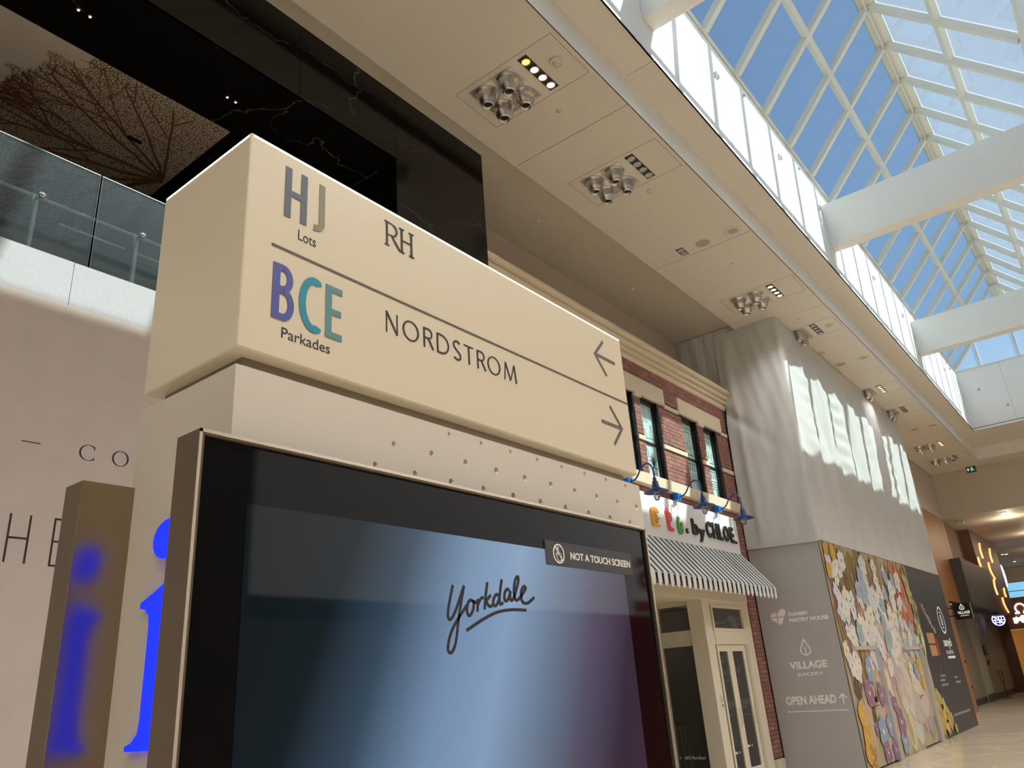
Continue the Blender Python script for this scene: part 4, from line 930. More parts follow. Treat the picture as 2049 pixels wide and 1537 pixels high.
# side of the recess (faces the viewer) with transom and big pane
YR = 12.72
B(-6.10, -6.05, YR-.03, YR+.06, 0, 2.93).build('side_stile', cream, sf)
B(-7.35, -6.7, YR-.03, YR+.06, 0, 2.93).build('side_stile', cream, sf)
for z0_, z1_ in ((2.87, 2.93), (2.21, 2.46), (0, .3)): B(-6.7, -6.10, YR-.03, YR+.06, z0_, z1_).build('side_rail', cream, sf)
B(-6.7, -6.10, YR, YR+.008, 2.46, 2.87).build('side_pane', shopglass, sf); sp_ = B(-6.7, -6.10, YR, YR+.008, .3, 2.21).build('side_pane', shopglass, sf)
g = MB(); put_text(g, '100% Plant-Based', '-Y', -6.58, -6.20, .475, .525, YR, .001, shear=.3)
for x in (-6.655, -6.13): g.ribbon('-Y', [(x-.018, .5), (x+.018, .5)], .008, YR, .001).ribbon('-Y', [(x, .482), (x, .518)], .008, YR, .001)
g.build('window_lettering', nw, sp_)
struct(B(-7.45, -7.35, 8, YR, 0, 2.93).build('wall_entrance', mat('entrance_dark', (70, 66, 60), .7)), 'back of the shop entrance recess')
struct(B(-9.0, -8.9, YE, 15.1, 0, 3).box(-9.0, -5.95, 15.1, 15.2, 0, 3).build('wall_shop_inside', mat('shop_inside', (88, 82, 74), .8, noise=.2, nscale=14)), 'dim brick-lined shop interior')
l = bpy.data.lights.new('shop_fill', 'POINT'); l.energy = 28; l.color = (1, .9, .75); l.shadow_soft_size = .1; o = bpy.data.objects.new('shop_fill', l); C.objects.link(o); o.location = (-7.9, 14.0, 2.7)  # point light added to brighten the shop interior
struct(B(-9.0, -5.9, YE, 15.1, 3.0, 3.05).build('ceiling_shop', mat('shop_inside', (0, 0, 0))), 'shop interior ceiling')
for a, b, h_ in ((-8.0, 13.3, .9), (-7.4, 14.2, .95)):
    t = thing('shop_stool', (a, b, 0), 'dark stool standing inside the dim shop', 'stool', 'stools inside the shop')
    MB().lathe([(0, h_), (.17, h_), (.18, h_-.02), (.17, h_-.04), (0, h_-.04)], (a, b, 0), 18).build('seat', black, t, True)
    for k in range(4):
        an = PI/4+k*PI/2; MB().tube([(a+.11*math.cos(an), b+.11*math.sin(an), h_-.03), (a+.2*math.cos(an), b+.2*math.sin(an), 0)], .012, 6).build('leg', steel, t)
B(-5.85, XBR+.03, 14.59, 14.975, 0, .27).build('plinth_block', stone, wb)

# ------------------------------------------------------------------ site hoarding
XH, YH0, YH1, ZHB = -4.386, 15.0, 25.62, 3.95
hd = thing('site_hoarding', (-4.9, 20, 0), 'tall site hoarding, plain grey on its end and printed with flowers along its side', 'hoarding')
grey = mat('hoarding_grey', (186, 184, 186), .55, noise=.02)
B(-5.785, XH-.02, YH0, YH0+.03, 0, ZHB).build('end_panel', grey, hd)
flb = mat('print_base', (176, 160, 132), .6, noise=.35, nscale=2.2)
colm = bpy.data.materials.new('print_inks'); colm.use_nodes = True
_a = colm.node_tree.nodes.new('ShaderNodeVertexColor'); _a.layer_name = 'Col'; colm.node_tree.links.new(_a.outputs[0], colm.node_tree.nodes['Principled BSDF'].inputs['Base Color']); colm.node_tree.nodes['Principled BSDF'].inputs['Roughness'].default_value = .6
D1, D2 = (15.62, 16.98), (19.30, 20.72)
for a, b, z0_, z1_ in ((YH0, D1[0], 0, ZHB), (D1[0], D1[1], 1.985, ZHB), (D1[1], D2[0], 0, ZHB), (D2[0], D2[1], 1.965, ZHB), (D2[1], 21.45, 0, ZHB)):
    B(XH-.03, XH, a, b, z0_, z1_).build('printed_panel', flb, hd)
for a, b in ((21.45, 22.84), (22.84, 24.23), (24.23, YH1)): B(XH-.03, XH, a+.001, b-.001, 0, ZHB).build('black_panel', mat('hoarding_black', (66, 66, 70), .45), hd)
alm = mat('door_aluminium', (206, 208, 208), .35, .5)
for (a, b), zt in ((D1, 1.985), (D2, 1.965)):
    dr = B(XH-.03, XH-.003, a+.012, b-.012, .03, zt-.012).build('door', flb, hd)
    B(XH-.035, XH-.03, a, b, 0, zt).build('door_gap', gap, dr)
    B(XH, XH+.05, a-.03, b+.03, zt-.01, zt+.06).build('door_head', mat('head_beige', (196, 184, 168), .5), dr)
    B(XH-.01, XH+.06, b, b+(.19 if a < 18 else .22), 0, zt+.02).build('door_post', alm, dr)
    B(XH, XH+.05, a+.50, a+.56, .98, 1.02).tube([(XH+.05, a+.48, 1.0), (XH+.05, a+.68, 1.0)], .012, 6).build('lever', steel, dr)
ntc = B(XH-.003, XH+.002, 16.22, 16.40, 1.18, 1.44).build('door_notice', MATS['notice_paper'], hd)
B(XH+.002, XH+.003, 16.26, 16.38, 1.26, 1.34).build('notice_symbol', black, ntc); B(XH-.003, XH+.03, 16.26, 16.40, 1.06, 1.15).build('lock_box', black, hd)
# printed flowers
F = MB(); rf = random.Random(11)
def blob(y, z, ry, rz, rot, col, off, n=10, pw=1.):
    F.col = col; q = []
    for i in range(n):
        an = 2*PI*i/n; a_, b_ = ry*math.cos(an), rz*math.sin(an); q.append((y+a_*math.cos(rot)-b_*math.sin(rot), z+a_*math.sin(rot)+b_*math.cos(rot)))
    if min(p[1] for p in q) < .02 or max(p[1] for p in q) > ZHB or min(p[0] for p in q) < YH0-.02: return
    F.face([(XH+off, u_, v_) for u_, v_ in q])
def jit(c, k=14): return tuple(max(0, min(255, v+rf.uniform(-k, k))) for v in c)
lay = [.0012]
def nl(): lay[0] += .000012; return lay[0]
def flower(y, z, r, npet, col, ctr, fat=.42, edge_=None, rot=None):
    rot = rf.uniform(0, 2*PI) if rot is None else rot
    for k in range(npet):
        an = rot+2*PI*k/npet; c = jit(col, 8); rr = r*rf.uniform(.9, 1.1)
        if edge_: blob(y+math.cos(an)*rr*.55, z+math.sin(an)*rr*.55, rr*.54, rr*fat*1.14, an, edge_, nl())
        blob(y+math.cos(an)*rr*.55, z+math.sin(an)*rr*.55, rr*.5, rr*fat, an, c, nl())
    blob(y, z, r*.2, r*.16, rf.uniform(0, 3), ctr, nl(), 8)
def stroke(y, z, L, ang, w, col):
    pts = [(y, z)]; a_ = ang
    for i in range(5): a_ += rf.uniform(-.12, .12); pts.append((pts[-1][0]+math.cos(a_)*L/5, pts[-1][1]+math.sin(a_)*L/5))
    if min(p[1] for p in pts) < .03 or max(p[1] for p in pts) > ZHB-.01 or min(p[0] for p in pts) < YH0 or max(p[0] for p in pts) > 21.6: return
    F.col = col; o = nl()
    for i in range(5):
        (u0, v0), (u1, v1) = pts[i], pts[i+1]; n_ = Vector((-(v1-v0), u1-u0)).normalized()*w/2
        F.face([(XH+o, u0-n_.x, v0-n_.y), (XH+o, u0+n_.x, v0+n_.y), (XH+o, u1+n_.x, v1+n_.y), (XH+o, u1-n_.x, v1-n_.y)])
def wash(n, ya, yb2, za, zb2, cols, r0, r1):
    for _ in range(n):
        blob(rf.uniform(ya, yb2), rf.uniform(za, zb2), rf.uniform(r0, r1), rf.uniform(r0, r1)*1.6, rf.uniform(-.4, .4), jit(rf.choice(cols)), nl(), 12)
OL, OLD, BRN, PUR, CRM, PNK, BLU, GRN, COR, YEL = (132, 120, 66), (92, 88, 44), (138, 92, 52), (146, 112, 128), (212, 202, 180), (196, 168, 150), (158, 176, 188), (128, 134, 92), (200, 112, 92), (196, 156, 66)
wash(60, 15.0, 17.5, 2.2, 3.95, [OL, BRN, PUR, OLD], .12, .3); wash(70, 17, 20.5, 2.4, 3.95, [OL, OLD, (158, 148, 104), CRM], .15, .35)
wash(60, 15, 16.8, .9, 2.4, [OL, PUR, (168, 140, 104), OLD], .1, .28); wash(110, 16.4, 21.3, .1, 2.5, [CRM, PNK, (186, 178, 144), (204, 190, 166), (176, 160, 150)], .15, .4)
wash(40, 15, 18.5, .05, 1.2, [(190, 168, 128), (198, 176, 140), PNK], .1, .3)
for _ in range(150): stroke(rf.uniform(15.1, 19.6), rf.uniform(2.4, 3.6), rf.uniform(.5, 1.1), PI/2+rf.uniform(-.3, .3), rf.uniform(.02, .05), jit(rf.choice([OL, OLD, PUR, (164, 132, 70), (150, 140, 96)])))
for _ in range(70): stroke(rf.uniform(15.05, 16.6), rf.uniform(.9, 1.8), rf.uniform(.5, 1.1), PI/2+rf.uniform(-.35, .35), rf.uniform(.02, .04), jit(rf.choice([PUR, (160, 116, 90), OL, (176, 150, 110)])))
for _ in range(170): blob(rf.uniform(19.7, 21.2), rf.uniform(2.3, 3.9), rf.uniform(.03, .09), rf.uniform(.05, .13), rf.uniform(0, 3), jit(rf.choice([COR, (212, 134, 110), (186, 84, 70)])), nl(), 7)
for _ in range(28): flower(rf.uniform(16.6, 20.6), rf.uniform(.4, 2.4), rf.uniform(.18, .3), 5, rf.choice([CRM, (206, 196, 184), (200, 182, 170), BLU, (190, 176, 176)]), (196, 184, 130), .5)
for _ in range(95): flower(rf.uniform(15.1, 20.4), rf.uniform(1.5, 3.75), rf.uniform(.14, .26), 6, rf.choice([(222, 216, 206), (214, 212, 210), (226, 214, 200), (206, 212, 216)]), (182, 150, 66), .4)
for _ in range(16): flower(rf.uniform(16, 20.5), rf.uniform(1.8, 3.6), rf.uniform(.15, .24), 5, BLU, (180, 160, 80), .5)
for y, z, r in ((16.3, 1.62, .24), (16.35, .55, .3), (16.9, .62, .24), (20.0, 1.5, .2), (17.7, .28, .25)): flower(y, z, r, 6, (150, 160, 184), (222, 222, 226), .42)
for y, z, r in ((16.0, 1.22, .24), (16.75, 1.15, .22), (16.35, .2, .2), (17.75, .62, .26), (17.6, .95, .16), (16.9, .2, .18), (15.95, .62, .1), (17.35, 1.1, .12)):
    flower(y, z, r, 5, (142, 108, 138), (232, 206, 196), .5, (190, 160, 170))
for y, z, r in ((15.25, .92, .2), (15.3, .55, .2), (15.35, .22, .2), (15.15, .3, .16), (15.2, 3.8, .14), (15.6, 3.75, .16), (15.15, 3.4, .14)):
    flower(y, z, r, 4, rf.choice([(206, 158, 58), (190, 134, 62), (170, 118, 58)]), (222, 196, 120), .6, (222, 198, 130))
for y, z, r in ((20.35, 1.6, .16), (20.4, 1.25, .16)): flower(y, z, r, 4, (208, 172, 70), (170, 130, 60), .6)
for _ in range(80):      # leafy edge against the black
    z = rf.uniform(1.8, 3.9); blob(21.25+.12*math.sin(z*5)+rf.uniform(-.3, .2), z, rf.uniform(.05, .14), rf.uniform(.05, .11), rf.uniform(0, 3), jit(rf.choice([(160, 154, 96), (186, 176, 128), (120, 124, 76), (200, 178, 120)])), nl(), 8)
for _ in range(150):
    z = rf.uniform(.08, 1.25); y = 21.0+rf.random()**1.6*1.75*(1.25-z)/.9
    blob(y, z, rf.uniform(.05, .13), rf.uniform(.07, .15), rf.uniform(-.6, .6), jit(rf.choice([(206, 164, 86), (196, 186, 112), (186, 146, 92), (206, 176, 130), (164, 160, 96)])), nl(), 8)
F.build('flower_print', colm, hd, recalc=False)
# lettering on the grey end
wl = mat('hoarding_white', (250, 250, 250), .6); d = YH0
g = MB()
Hc = (-5.415, 2.66)
heart = [(-.005, -.145), (.045, -.125), (.10, -.02), (.145, .06), (.135, .11), (.10, .135), (.06, .13), (.01, .09), (-.02, .055), (-.06, .075), (-.11, .07), (-.15, .03), (-.16, -.01), (-.14, -.045), (-.09, -.08)]
def clip(poly, fn_in, inter):
    out = []
    for i in range(len(poly)):
        a_, b_ = poly[i-1], poly[i]
        if fn_in(b_):
            if not fn_in(a_): out.append(inter(a_, b_))
            out.append(b_)
        elif fn_in(a_): out.append(inter(a_, b_))
    return out
def cutx(poly, x, s): return clip(poly, lambda p: (p[0]-x)*s > 0, lambda a_, b_: (x, a_[1]+(b_[1]-a_[1])*(x-a_[0])/(b_[0]-a_[0])))
def cutz(poly, z, s): return clip(poly, lambda p: (p[1]-z)*s > 0, lambda a_, b_: (a_[0]+(b_[0]-a_[0])*(z-a_[1])/(b_[1]-a_[1]), z))
for sxn in (-1, 1):
    for szn in (-1, 1):
        q = cutx(heart, -.03+.008*sxn, sxn)
        q = cutz(q, -.01+.008*szn, szn) if len(q) > 2 else q
        if len(q) > 2: g.slab('-Y', [(Hc[0]+a_, Hc[1]+b_) for a_, b_ in q], d, .002)
g.build('logo', wl, hd); g = MB()
put_text(g, 'DANISH', '-Y', -5.225, -4.88, 2.645, 2.712, d, .002, bold=.045, tilt=-.005)
g.build('lettering', wl, hd); g = MB()
put_text(g, 'PASTRY HOUSE', '-Y', -5.23, -4.51, 2.535, 2.605, d, .002, bold=.045, tilt=-.008)
g.build('lettering', wl, hd)
def leaf(g, pl, cx, cz, w, h, d, th=.002, lw=.022):
    L = smooth([(cx, cz+h*.5), (cx+w*.28, cz+h*.12), (cx+w*.45, cz-h*.18), (cx+w*.36, cz-h*.40), (cx, cz-h*.5), (cx-w*.36, cz-h*.40), (cx-w*.45, cz-h*.18), (cx-w*.28, cz+h*.12), (cx, cz+h*.5)], 4)[:-1]
    g.ribbon(pl, L, lw, d, th, True).ribbon(pl, [(cx, cz-h*.5), (cx, cz+h*.02)], lw*.9, d, th)
g = MB(); leaf(g, '-Y', -5.04, 2.085, .19, .27, d); g.build('logo', wl, hd); g = MB()
put_text(g, 'VILLAGE', '-Y', -5.385, -4.705, 1.722, 1.852, d, .002, bold=.035, tilt=-.006)
g.build('lettering', wl, hd); g = MB(); put_text(g, 'JUICERY', '-Y', -5.28, -4.80, 1.587, 1.655, d, .002, bold=.022, tilt=-.003); g.build('lettering', wl, hd)
g = MB(); put_text(g, 'OPEN AHEAD', '-Y', -5.575, -4.675, 1.126, 1.27, d, .002, bold=.035, tilt=-.003)
g.build('lettering', wl, hd); g = MB()
g.ribbon('-Y', [(-4.558, 1.113), (-4.555, 1.265)], .022, d).ribbon('-Y', [(-4.622, 1.20), (-4.555, 1.268), (-4.49, 1.195)], .022, d)
g.build('arrow', wl, hd); g = MB().ribbon('-Y', [(-5.585, 1.015), (-4.495, 1.006)], .014, d); g.build('underline', wl, hd)
# marks on the black part: round crest, sanyo ramen lettering, boxes, lines
g = MB(); d = XH
g.ribbon('+X', arc(24.33, 2.69, .36, .33, 0, 354, 36),   .05, d, .002, True); g.build('crest_ring', wl, hd); g = MB().ribbon('+X', arc(24.33, 2.69, .12, .13, 0, 354, 20), .035, d, .002, True)
g.ribbon('+X', arc(24.33, 2.69, .19, .20, 60, 120, 8), .03, d, .002).ribbon('+X', arc(24.33, 2.69, .19, .20, 240, 300, 8), .03, d, .002).ribbon('+X', [(24.33, 2.78), (24.33, 2.6)], .03, d, .002)
g.build('crest', wl, hd); g = MB(); put_text(g, 'sanyo', '+X', 23.85, 24.87, 1.95, 2.17, d, .002, bold=.02); g.ribbon('+X', [(24.66, 2.20), (24.84, 2.20)], .03, d, .002)
g.build('lettering', wl, hd); g = MB(); put_text(g, 'R A M E N', '+X', 23.92, 24.80, 1.82, 1.92, d, .002, bold=.01); g.build('lettering', wl, hd); g = MB(); g.ribbon('+X', [(23.95, 1.745), (24.9, 1.745)], .06, d, .002)
g.build('lettering', wl, hd)
B(XH, XH+.003, 22.05, 22.85, 2.09, 2.34).box(XH, XH+.003, 22.08, 22.80, 1.80, 2.05).build('menu_photo', mat('photo_tan', (188, 144, 98), .6), hd)
B(XH, XH+.0032, 22.80, 23.12, 1.80, 2.22).build('menu_photo', mat('photo_red', (150, 66, 54), .6), hd)
g = MB()
for k in range(26): 
    y = 22.35+.032*k; g.slab('+X', arc(y+rf.uniform(-.05, .05), 2.98-.024*k+rf.uniform(-.04, .04), rf.uniform(.03, .07), rf.uniform(.03, .06), 0, 330, 7), XH, .002)
g.build('blossom_print', mat('blossom', (214, 206, 198), .6), hd)
MB().ribbon('+X', [(22.1, 3.05), (22.4, 2.85), (22.75, 2.55)], .07, XH, .0015).build('branch_print', mat('branch', (128, 108, 86), .6), hd)
g = MB()
for y0, y1, z0_ in ((22.45, 23.05, 1.30), (22.30, 22.85, 1.20), (22.30, 23.1, 1.09), (24.1, 24.5, 1.22), (24.05, 24.75, 1.10)): g.ribbon('+X', [(y0, z0_+.03), (y1, z0_+.03)], .05, XH, .0015)
for q in range(6): g.slab('+X', arc(22.75, 1.52+.02*q-.05, .03, .02, 0, 320, 6), XH, .0015)
g.ribbon('+X', [(22.8, .415), (25.0, .415)], .05, XH, .0015); g.build('small_print', mat('small_print', (140, 138, 136), .6), hd)

# ------------------------------------------------------------------ draped dust sheet over the hoarding
def sheet():
    m = mat('dust_sheet', (206, 206, 204), .62, noise=.02, bump=.12, bscale=9)
    path = [Vector((-5.775, 0)), Vector((XH, 0))]
    L1 = 1.49; L2 = 10.55; ns, nz = 230, 96; V = []; rs = random.Random(4)
    ph = [rs.uniform(0, 6.28) for _ in range(20)]
    def N(s, z, i): return math.sin(s*3.1+z*.7+ph[i])+.6*math.sin(s*7.3-z*1.9+ph[i+1])+.35*math.sin(s*15.7+z*3.1+ph[i+2])
    for j in range(nz+1):
        for i in range(ns+1):
            q = i/ns; s = q*(L1+L2); v = j/nz
            if s < L1:
                x = -5.775+s*(XH+.005+5.775)/L1; y0 = 14.96+.27*v; zb, zt = 3.905+.05*(1-s/L1)-.0, 8.655
            else:
                x = XH+.012; y0 = 14.965+.27*v*max(0, 1-(s-L1)/1.2)+(s-L1); zb, zt = 3.93+.03*(s-L1)/L2, 8.655-.15*max(0, (s-L1-9.5))
            z = zb+(zt-zb)*v
            amp = 1-abs(2*v-1)**6
            if s < L1:
                u = s/L1
                f = .015*math.sin(9*u+3.2*(1-v)*u*4+ph[0])*amp+.013*math.sin(34*(u+.62*v)+ph[1])*(v**1.5)*amp*min(1, u*2)+.005*N(s*2.2, z, 3)*amp+.004*math.sin(47*u+9*math.sin(z*1.7))*amp*(1-v)+.006*math.sin(21*u-15*z*.6+ph[2])*amp*(1-v)
                f += .05*math.exp(-((u-.14-.10*(1-v))/.06)**2)*amp-.06*math.exp(-((v-.62+.3*u)/.03)**2)*math.exp(-(u/.5)**2)
                k = min(1, (L1-s)/.12); f *= k
                V.append(Vector((x, y0-f*1.0, z)))
            else:
                t_ = s-L1; k = min(1, t_/.15)*min(1, (L1+L2-s)/.15+.3)
                f = .026*math.sin(t_*5.1+.5*math.sin(z*1.3)+ph[5])*amp*k+.012*N(t_*1.6, z*.8, 6)*amp*k
                for c_, w, a_ in ((1.0, .10, .030), (2.05, .08, .034), (3.2, .35, .0), (4.3, .09, .03), (6.9, .12, .03), (8.6, .1, .02)): f += a_*math.exp(-((t_-c_-.12*math.sin(z))/w)**2)*amp
                sag = .014*math.sin(z*17-6*((t_ % 2.2)-1.1)**2+ph[9])*math.exp(-((t_ % 2.2-1.1)/.55)**2)*amp*(.3+.7*math.sin(t_*.6)**2)*k
                low = (1-v)**2*.04*math.sin(t_*8+3*z+ph[11])*k*amp
                V.append(Vector((x+.035*k*amp+f+sag+low, y0, z)))
    g = MB(); fs_ = []; w = ns+1
    for j in range(nz):
        for i in range(ns): fs_.append((j*w+i, j*w+i+1, (j+1)*w+i+1, (j+1)*w+i))
    g.mesh(V, fs_); return g.build('dust_sheet', m, None, True, recalc=False)
ds = tag(sheet(), 'white dust sheet draped from the ceiling down over the hoarding', 'sheet')

g = MB()
for i in range(16):
    for j in range(8):
        q = [(-6.68+1.40*(i+a_)/16, 7.34+1.45*(j+b_)/8) for a_, b_ in ((0, 0), (1, 0), (1, 1), (0, 1))]
        g.face([(u_, 15.25+.02*math.sin(u_*19+v_*2), v_) for u_, v_ in q])
tag(g.build('dust_sheet', MATS['dust_sheet'], None, True, recalc=False), 'narrow shaded dust sheet tucked in above the brick shop cornice', 'sheet')
struct(B(-9, -5.80, 15.32, 25.4, 0, ZS-.005).build('wall_site', wallp), 'added wall hidden behind the hoarding, blocks a light leak')  # unseen wall added to block sky light leaking past the sheet
struct(B(-6.2, -5.82, 14.98, 15.26, 0, 6.92).build('wall_site_return', mort), 'added filler behind the dust sheet, blocks a light leak')  # hidden filler added against the same light leak
# ------------------------------------------------------------------ far end of the mall
wood = mat('oak_panel', (168, 118, 74), .5, noise=.14, nscale=1.4)
XW = -5.3
ww = struct(B(-5.6, XW-.01, 25.4, 34.85, 3.6, 6.86).build('wall_wood', mat('oak_joint', (70, 46, 30), .8)), 'oak-clad wall beyond the hoarding')
for a in range(9): B(XW-.01, XW, 25.4+a*1.05+.003, 25.4+(a+1)*1.05-.003, 3.6, 6.86).build('oak_panel', wood, ww)
B(-5.6, XW, 30.9, 31.6, 0, 3.6).build('oak_post', wood, ww); B(-5.6, XW, 25.4, 30.9, 0, 3.6).build('oak_panel', wood, ww)
for z in (.75, 1.55): B(XW-.0, XW+.03, 31.45, 31.65, z, z+.06).build('hinge', mat('rust_band', (110, 66, 34), .6), ww)
struct(B(-5.6, XW, 25.4, Y1, 6.86, ZS).build('wall_wood_upper', wallp), 'painted wall above the oak cladding')
struct(B(-5.6, 8, Y1, Y1+.3, 6.86, ZS+.2).build('wall_bulkhead', wallp), 'beige bulkhead where the ceiling steps down')
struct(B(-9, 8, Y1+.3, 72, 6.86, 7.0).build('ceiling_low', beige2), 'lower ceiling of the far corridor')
struct(B(-3.399, mir(-3.399), YB+.02, Y1, ZC, ZC+.1).build('ceiling_end', beige), 'ceiling beyond the skylight')
struct(B(-5.6, -5.42, 34.85, 46, 3.5, 6.86).build('wall_far_shop', mat('umber_wall', (104, 74, 52), .6)), 'brown wall over the far shops')
t = thing('dark_canopy', (-5.1, 37, 3.5), 'dark grey boxed canopy on the oak wall', 'canopy')
B(-5.42, -4.93, 33.8, 40.6, 3.5, 5.22).build('box', mat('canopy_grey', (78, 74, 70), .6), t); B(-5.42, -4.91, 33.78, 40.62, 3.44, 3.5).build('underside_trim', mat('canopy_trim', (60, 46, 40), .5), t)
# recessed pale shop wall, plinths
struct(B(-6.0, -5.9, 31.6, 37.6, 0, 3.5).build('wall_shop_a', mat('pale_render', (150, 140, 126), .7, noise=.1)), 'pale rendered wall under the canopy')
struct(B(-5.95, -5.82, 37.6, 39.2, 0, 3.5).build('wall_shop_b', mat('pale_render2', (170, 168, 156), .7)), 'pale pier under the canopy')
struct(B(-6.0, -5.9, 39.2, 46, 0, 3.5).build('wall_shop_c', mat('pale_render', (0, 0, 0))), 'rendered wall beyond the pier')
struct(B(-5.9, -5.87, 31.6, 37.6, 0, .22).box(-5.82, -5.79, 37.6, 39.2, 0, .28).box(-5.9, -5.87, 39.2, 46, 0, .22).build('baseboard_left', mat('dark_plinth', (60, 66, 62), .6)), 'dark green-grey plinth along the far shops')
struct(B(-7.5, -7.32, 46, 60, 3.15, 6.86).box(-7.32, -5.42, 46, 46.15, 0, 6.86).build('wall_far_left', mat('umber_wall', (0, 0, 0))), 'brown wall of the far shop')
t = thing('wall_notice', (-5.86, 40.5, 1.5), 'small dark frames on the pale wall under the canopy', 'notice')
B(-5.9, -5.87, 39.9, 40.7, 1.75, 2.15).build('frame', black, t); B(-5.9, -5.87, 40.1, 40.6, 1.35, 1.55).build('frame', black, t)
B(-5.87, -5.865, 40.0, 40.6, 1.82, 2.08).build('sheet', mat('notice_dim', (96, 90, 84), .6), t)
t = thing('wall_sconce', (-5.85, 39.5, 2.3), 'slim pale wall light on the pier under the canopy', 'light')
B(-5.9, -5.84, 39.5, 39.62, 2.3, 3.1).build('bar', mat('sconce_grey', (150, 146, 140), .4), t); B(-5.84, -5.82, 39.52, 39.60, 2.35, 3.05).build('diffuser', mat('sconce_pale', (200, 196, 188), .4), t)
# small floor stand
t = thing('floor_stand', (-5.62, 40.9, 0), 'thin black floor sign stand beside the plinth', 'stand')
MB().lathe([(0, .02), (.16, .02), (.17, 0), (0, 0)], (-5.62, 40.9, 0), 16).build('base', black, t); MB().tube([(-5.62, 40.9, .02), (-5.62, 40.9, .64)], .014, 6).build('pole', black, t)
g = MB(); q = [(-5.68, 40.9, .64), (-5.56, 40.9, .64), (-5.60, 40.9, 1.06), (-5.72, 40.9, 1.06)]
for k in range(4): g.tube([q[k], q[(k+1) % 4]], .012, 6)
g.build('sign_frame', black, t)
# blade sign
t = thing('blade_sign', (-4.7, 27.2, 2.75), 'square black hanging sign with white droplet and VILLAGE lettering', 'sign')
YV = 27.2; vx0, vx1 = -4.505, -4.05
B(vx0, vx1, YV, YV+.09, 2.775, 3.225).build('box', mat('sign_black', (18, 17, 17), .5), t); B(vx1, vx1+.02, YV, YV+.09, 2.775, 3.225).build('edge', mat('edge_pale', (150, 138, 122), .5), t)
B(-5.3, vx0, YV+.03, YV+.06, 3.1, 3.13).box(-5.3, vx0, YV+.03, YV+.06, 2.87, 2.90).build('arm', black, t)
g = MB(); leaf(g, '-Y', -4.275, 3.12, .13, .15, YV, .003, .024)
put_text(g, 'VILLAGE', '-Y', -4.42, -4.09, 2.92, 3.0, YV, .003, bold=.04); put_text(g, 'JUICERY', '-Y', -4.36, -4.12, 2.845, 2.89, YV, .003, bold=.02)
g.build('lettering', mat('sign_white_lit', (235, 235, 230), .5, emit=(235, 235, 230), es=.5), t)
# curved amber wall lights
am = mat('amber_tube', (255, 190, 140), .4, emit=(255, 140, 80), es=3.2)
C2 = lambda a, b: (1900+a*.3124, 1000+b*.3124)
struct(B(-5.42, -5.03, 40.63, 46, 3.35, 5.26).box(-5.42, -5.03, 38.8, 46, 5.26, 6.86).build('wall_tile', mat('tile_umber', (92, 66, 48), .55)), 'brown tiled fin carrying the amber lights')
for L in ([(190, 280), (197, 325), (213, 375)], [(255, 315), (261, 358), (275, 403)], [(182, 370), (190, 400), (202, 433)], [(247, 403), (262, 455), (291, 508)], [(283, 512), (290, 560), (308, 608)], [(348, 568), (353, 598), (362, 622)], [(338, 628), (350, 670), (378, 722)]):
    P = [on(*C2(*p), 'x', -4.99) for p in L]
    P = [Vector((-4.985, p.y, p.z)) for p in P]
    t = MB().tube(smooth([tuple(p) for p in P], 4), .036, 8).build('amber_light', am, None, True)
    tag(t, 'curved amber tube light on the brown wall', 'light', 'curved amber lights on the far wall')
t = thing('round_sign', (-5.2, 45, 3.0), 'round lit sign with a white-blue lattice on the far shop', 'sign')
lv = mat('lavender_light', (220, 220, 255), .4, emit=(190, 195, 255), es=2.2); nv = mat('navy_face', (30, 34, 80), .5)
cx, cz, YQ, rr = -5.26, 3.10, 42.5, .25
p = on(1998, 1240, 'y', YQ); cx, cz = p.x, p.z
MB().lathe([(rr*.96, 0), (rr*.96, .06), (0, .06)], (cx, YQ, cz), 28, 'y').lathe([(0, 0), (rr*.96, 0)], (cx, YQ, cz), 28, 'y').build('face', nv, t)
g = MB().ribbon('-Y', arc(cx, cz, rr, rr, 0, 352, 32), .04, YQ, .02, True)
for a_, b_ in (((-.2, .12), (.2, .12)), ((-.22, -.02), (.22, -.02)), ((-.12, .2), (-.14, -.18)), ((.02, .22), (.02, -.2)), ((.14, .18), (.1, -.14)), ((-.2, -.12), (.18, -.12)), ((-.08, .08), (.14, -.18))): g.ribbon('-Y', [(cx+a_[0]*.98, cz+a_[1]*.98), (cx+b_[0]*.98, cz+b_[1]*.98)], .03, YQ, .02)
g.build('lattice', lv, t); B(cx-.5, cx-rr, YQ+.02, YQ+.05, cz-.02, cz+.02).build('arm', black, t)
p = on(2004, 1153, 'y', 46.5)
t = thing('oval_sign', (p.x, 46.5, p.z-.5), 'tall lavender-lit round sign seen edge-on on the far wall', 'sign')
MB().lathe([(0, .12), (.55, .12), (.55, 0), (0, 0)], (p.x-.0, 46.5, p.z), 28, 'x').build('face', lv, t)
# far cross wall with screen, omega sign and lit shop
YF = 60.
struct(B(-12, 6, YF, YF+.2, 3.15, 5.05).build('wall_far_cross', mat('far_brown', (140, 94, 70), .6)), 'brown wall across the far end with the white sign')
struct(B(-12, 6, YF+1, YF+1.2, 0, 3.15).build('wall_far_shopfront', mat('far_shop', (190, 130, 70), .6, emit=(190, 120, 50), es=.35)), 'warm lit shop at the far end')
struct(B(-12, 6, YF, YF+.2, 5.95, 6.86).build('wall_far_header', wallp), 'header over the far glazing')
t = thing('far_glazing', (-5.5, YF, 5.05), 'bright blue clerestory glazing at the far end', 'window')
B(-9, 0, YF+.1, YF+.12, 5.05, 5.95).build('pane', mat('far_sky', (150, 205, 235), .3, emit=(130, 200, 240), es=.9), t); B(-9, 0, YF+.06, YF+.1, 5.42, 5.46).build('glazing_bar', mat('bar_grey', (90, 100, 110), .5), t)
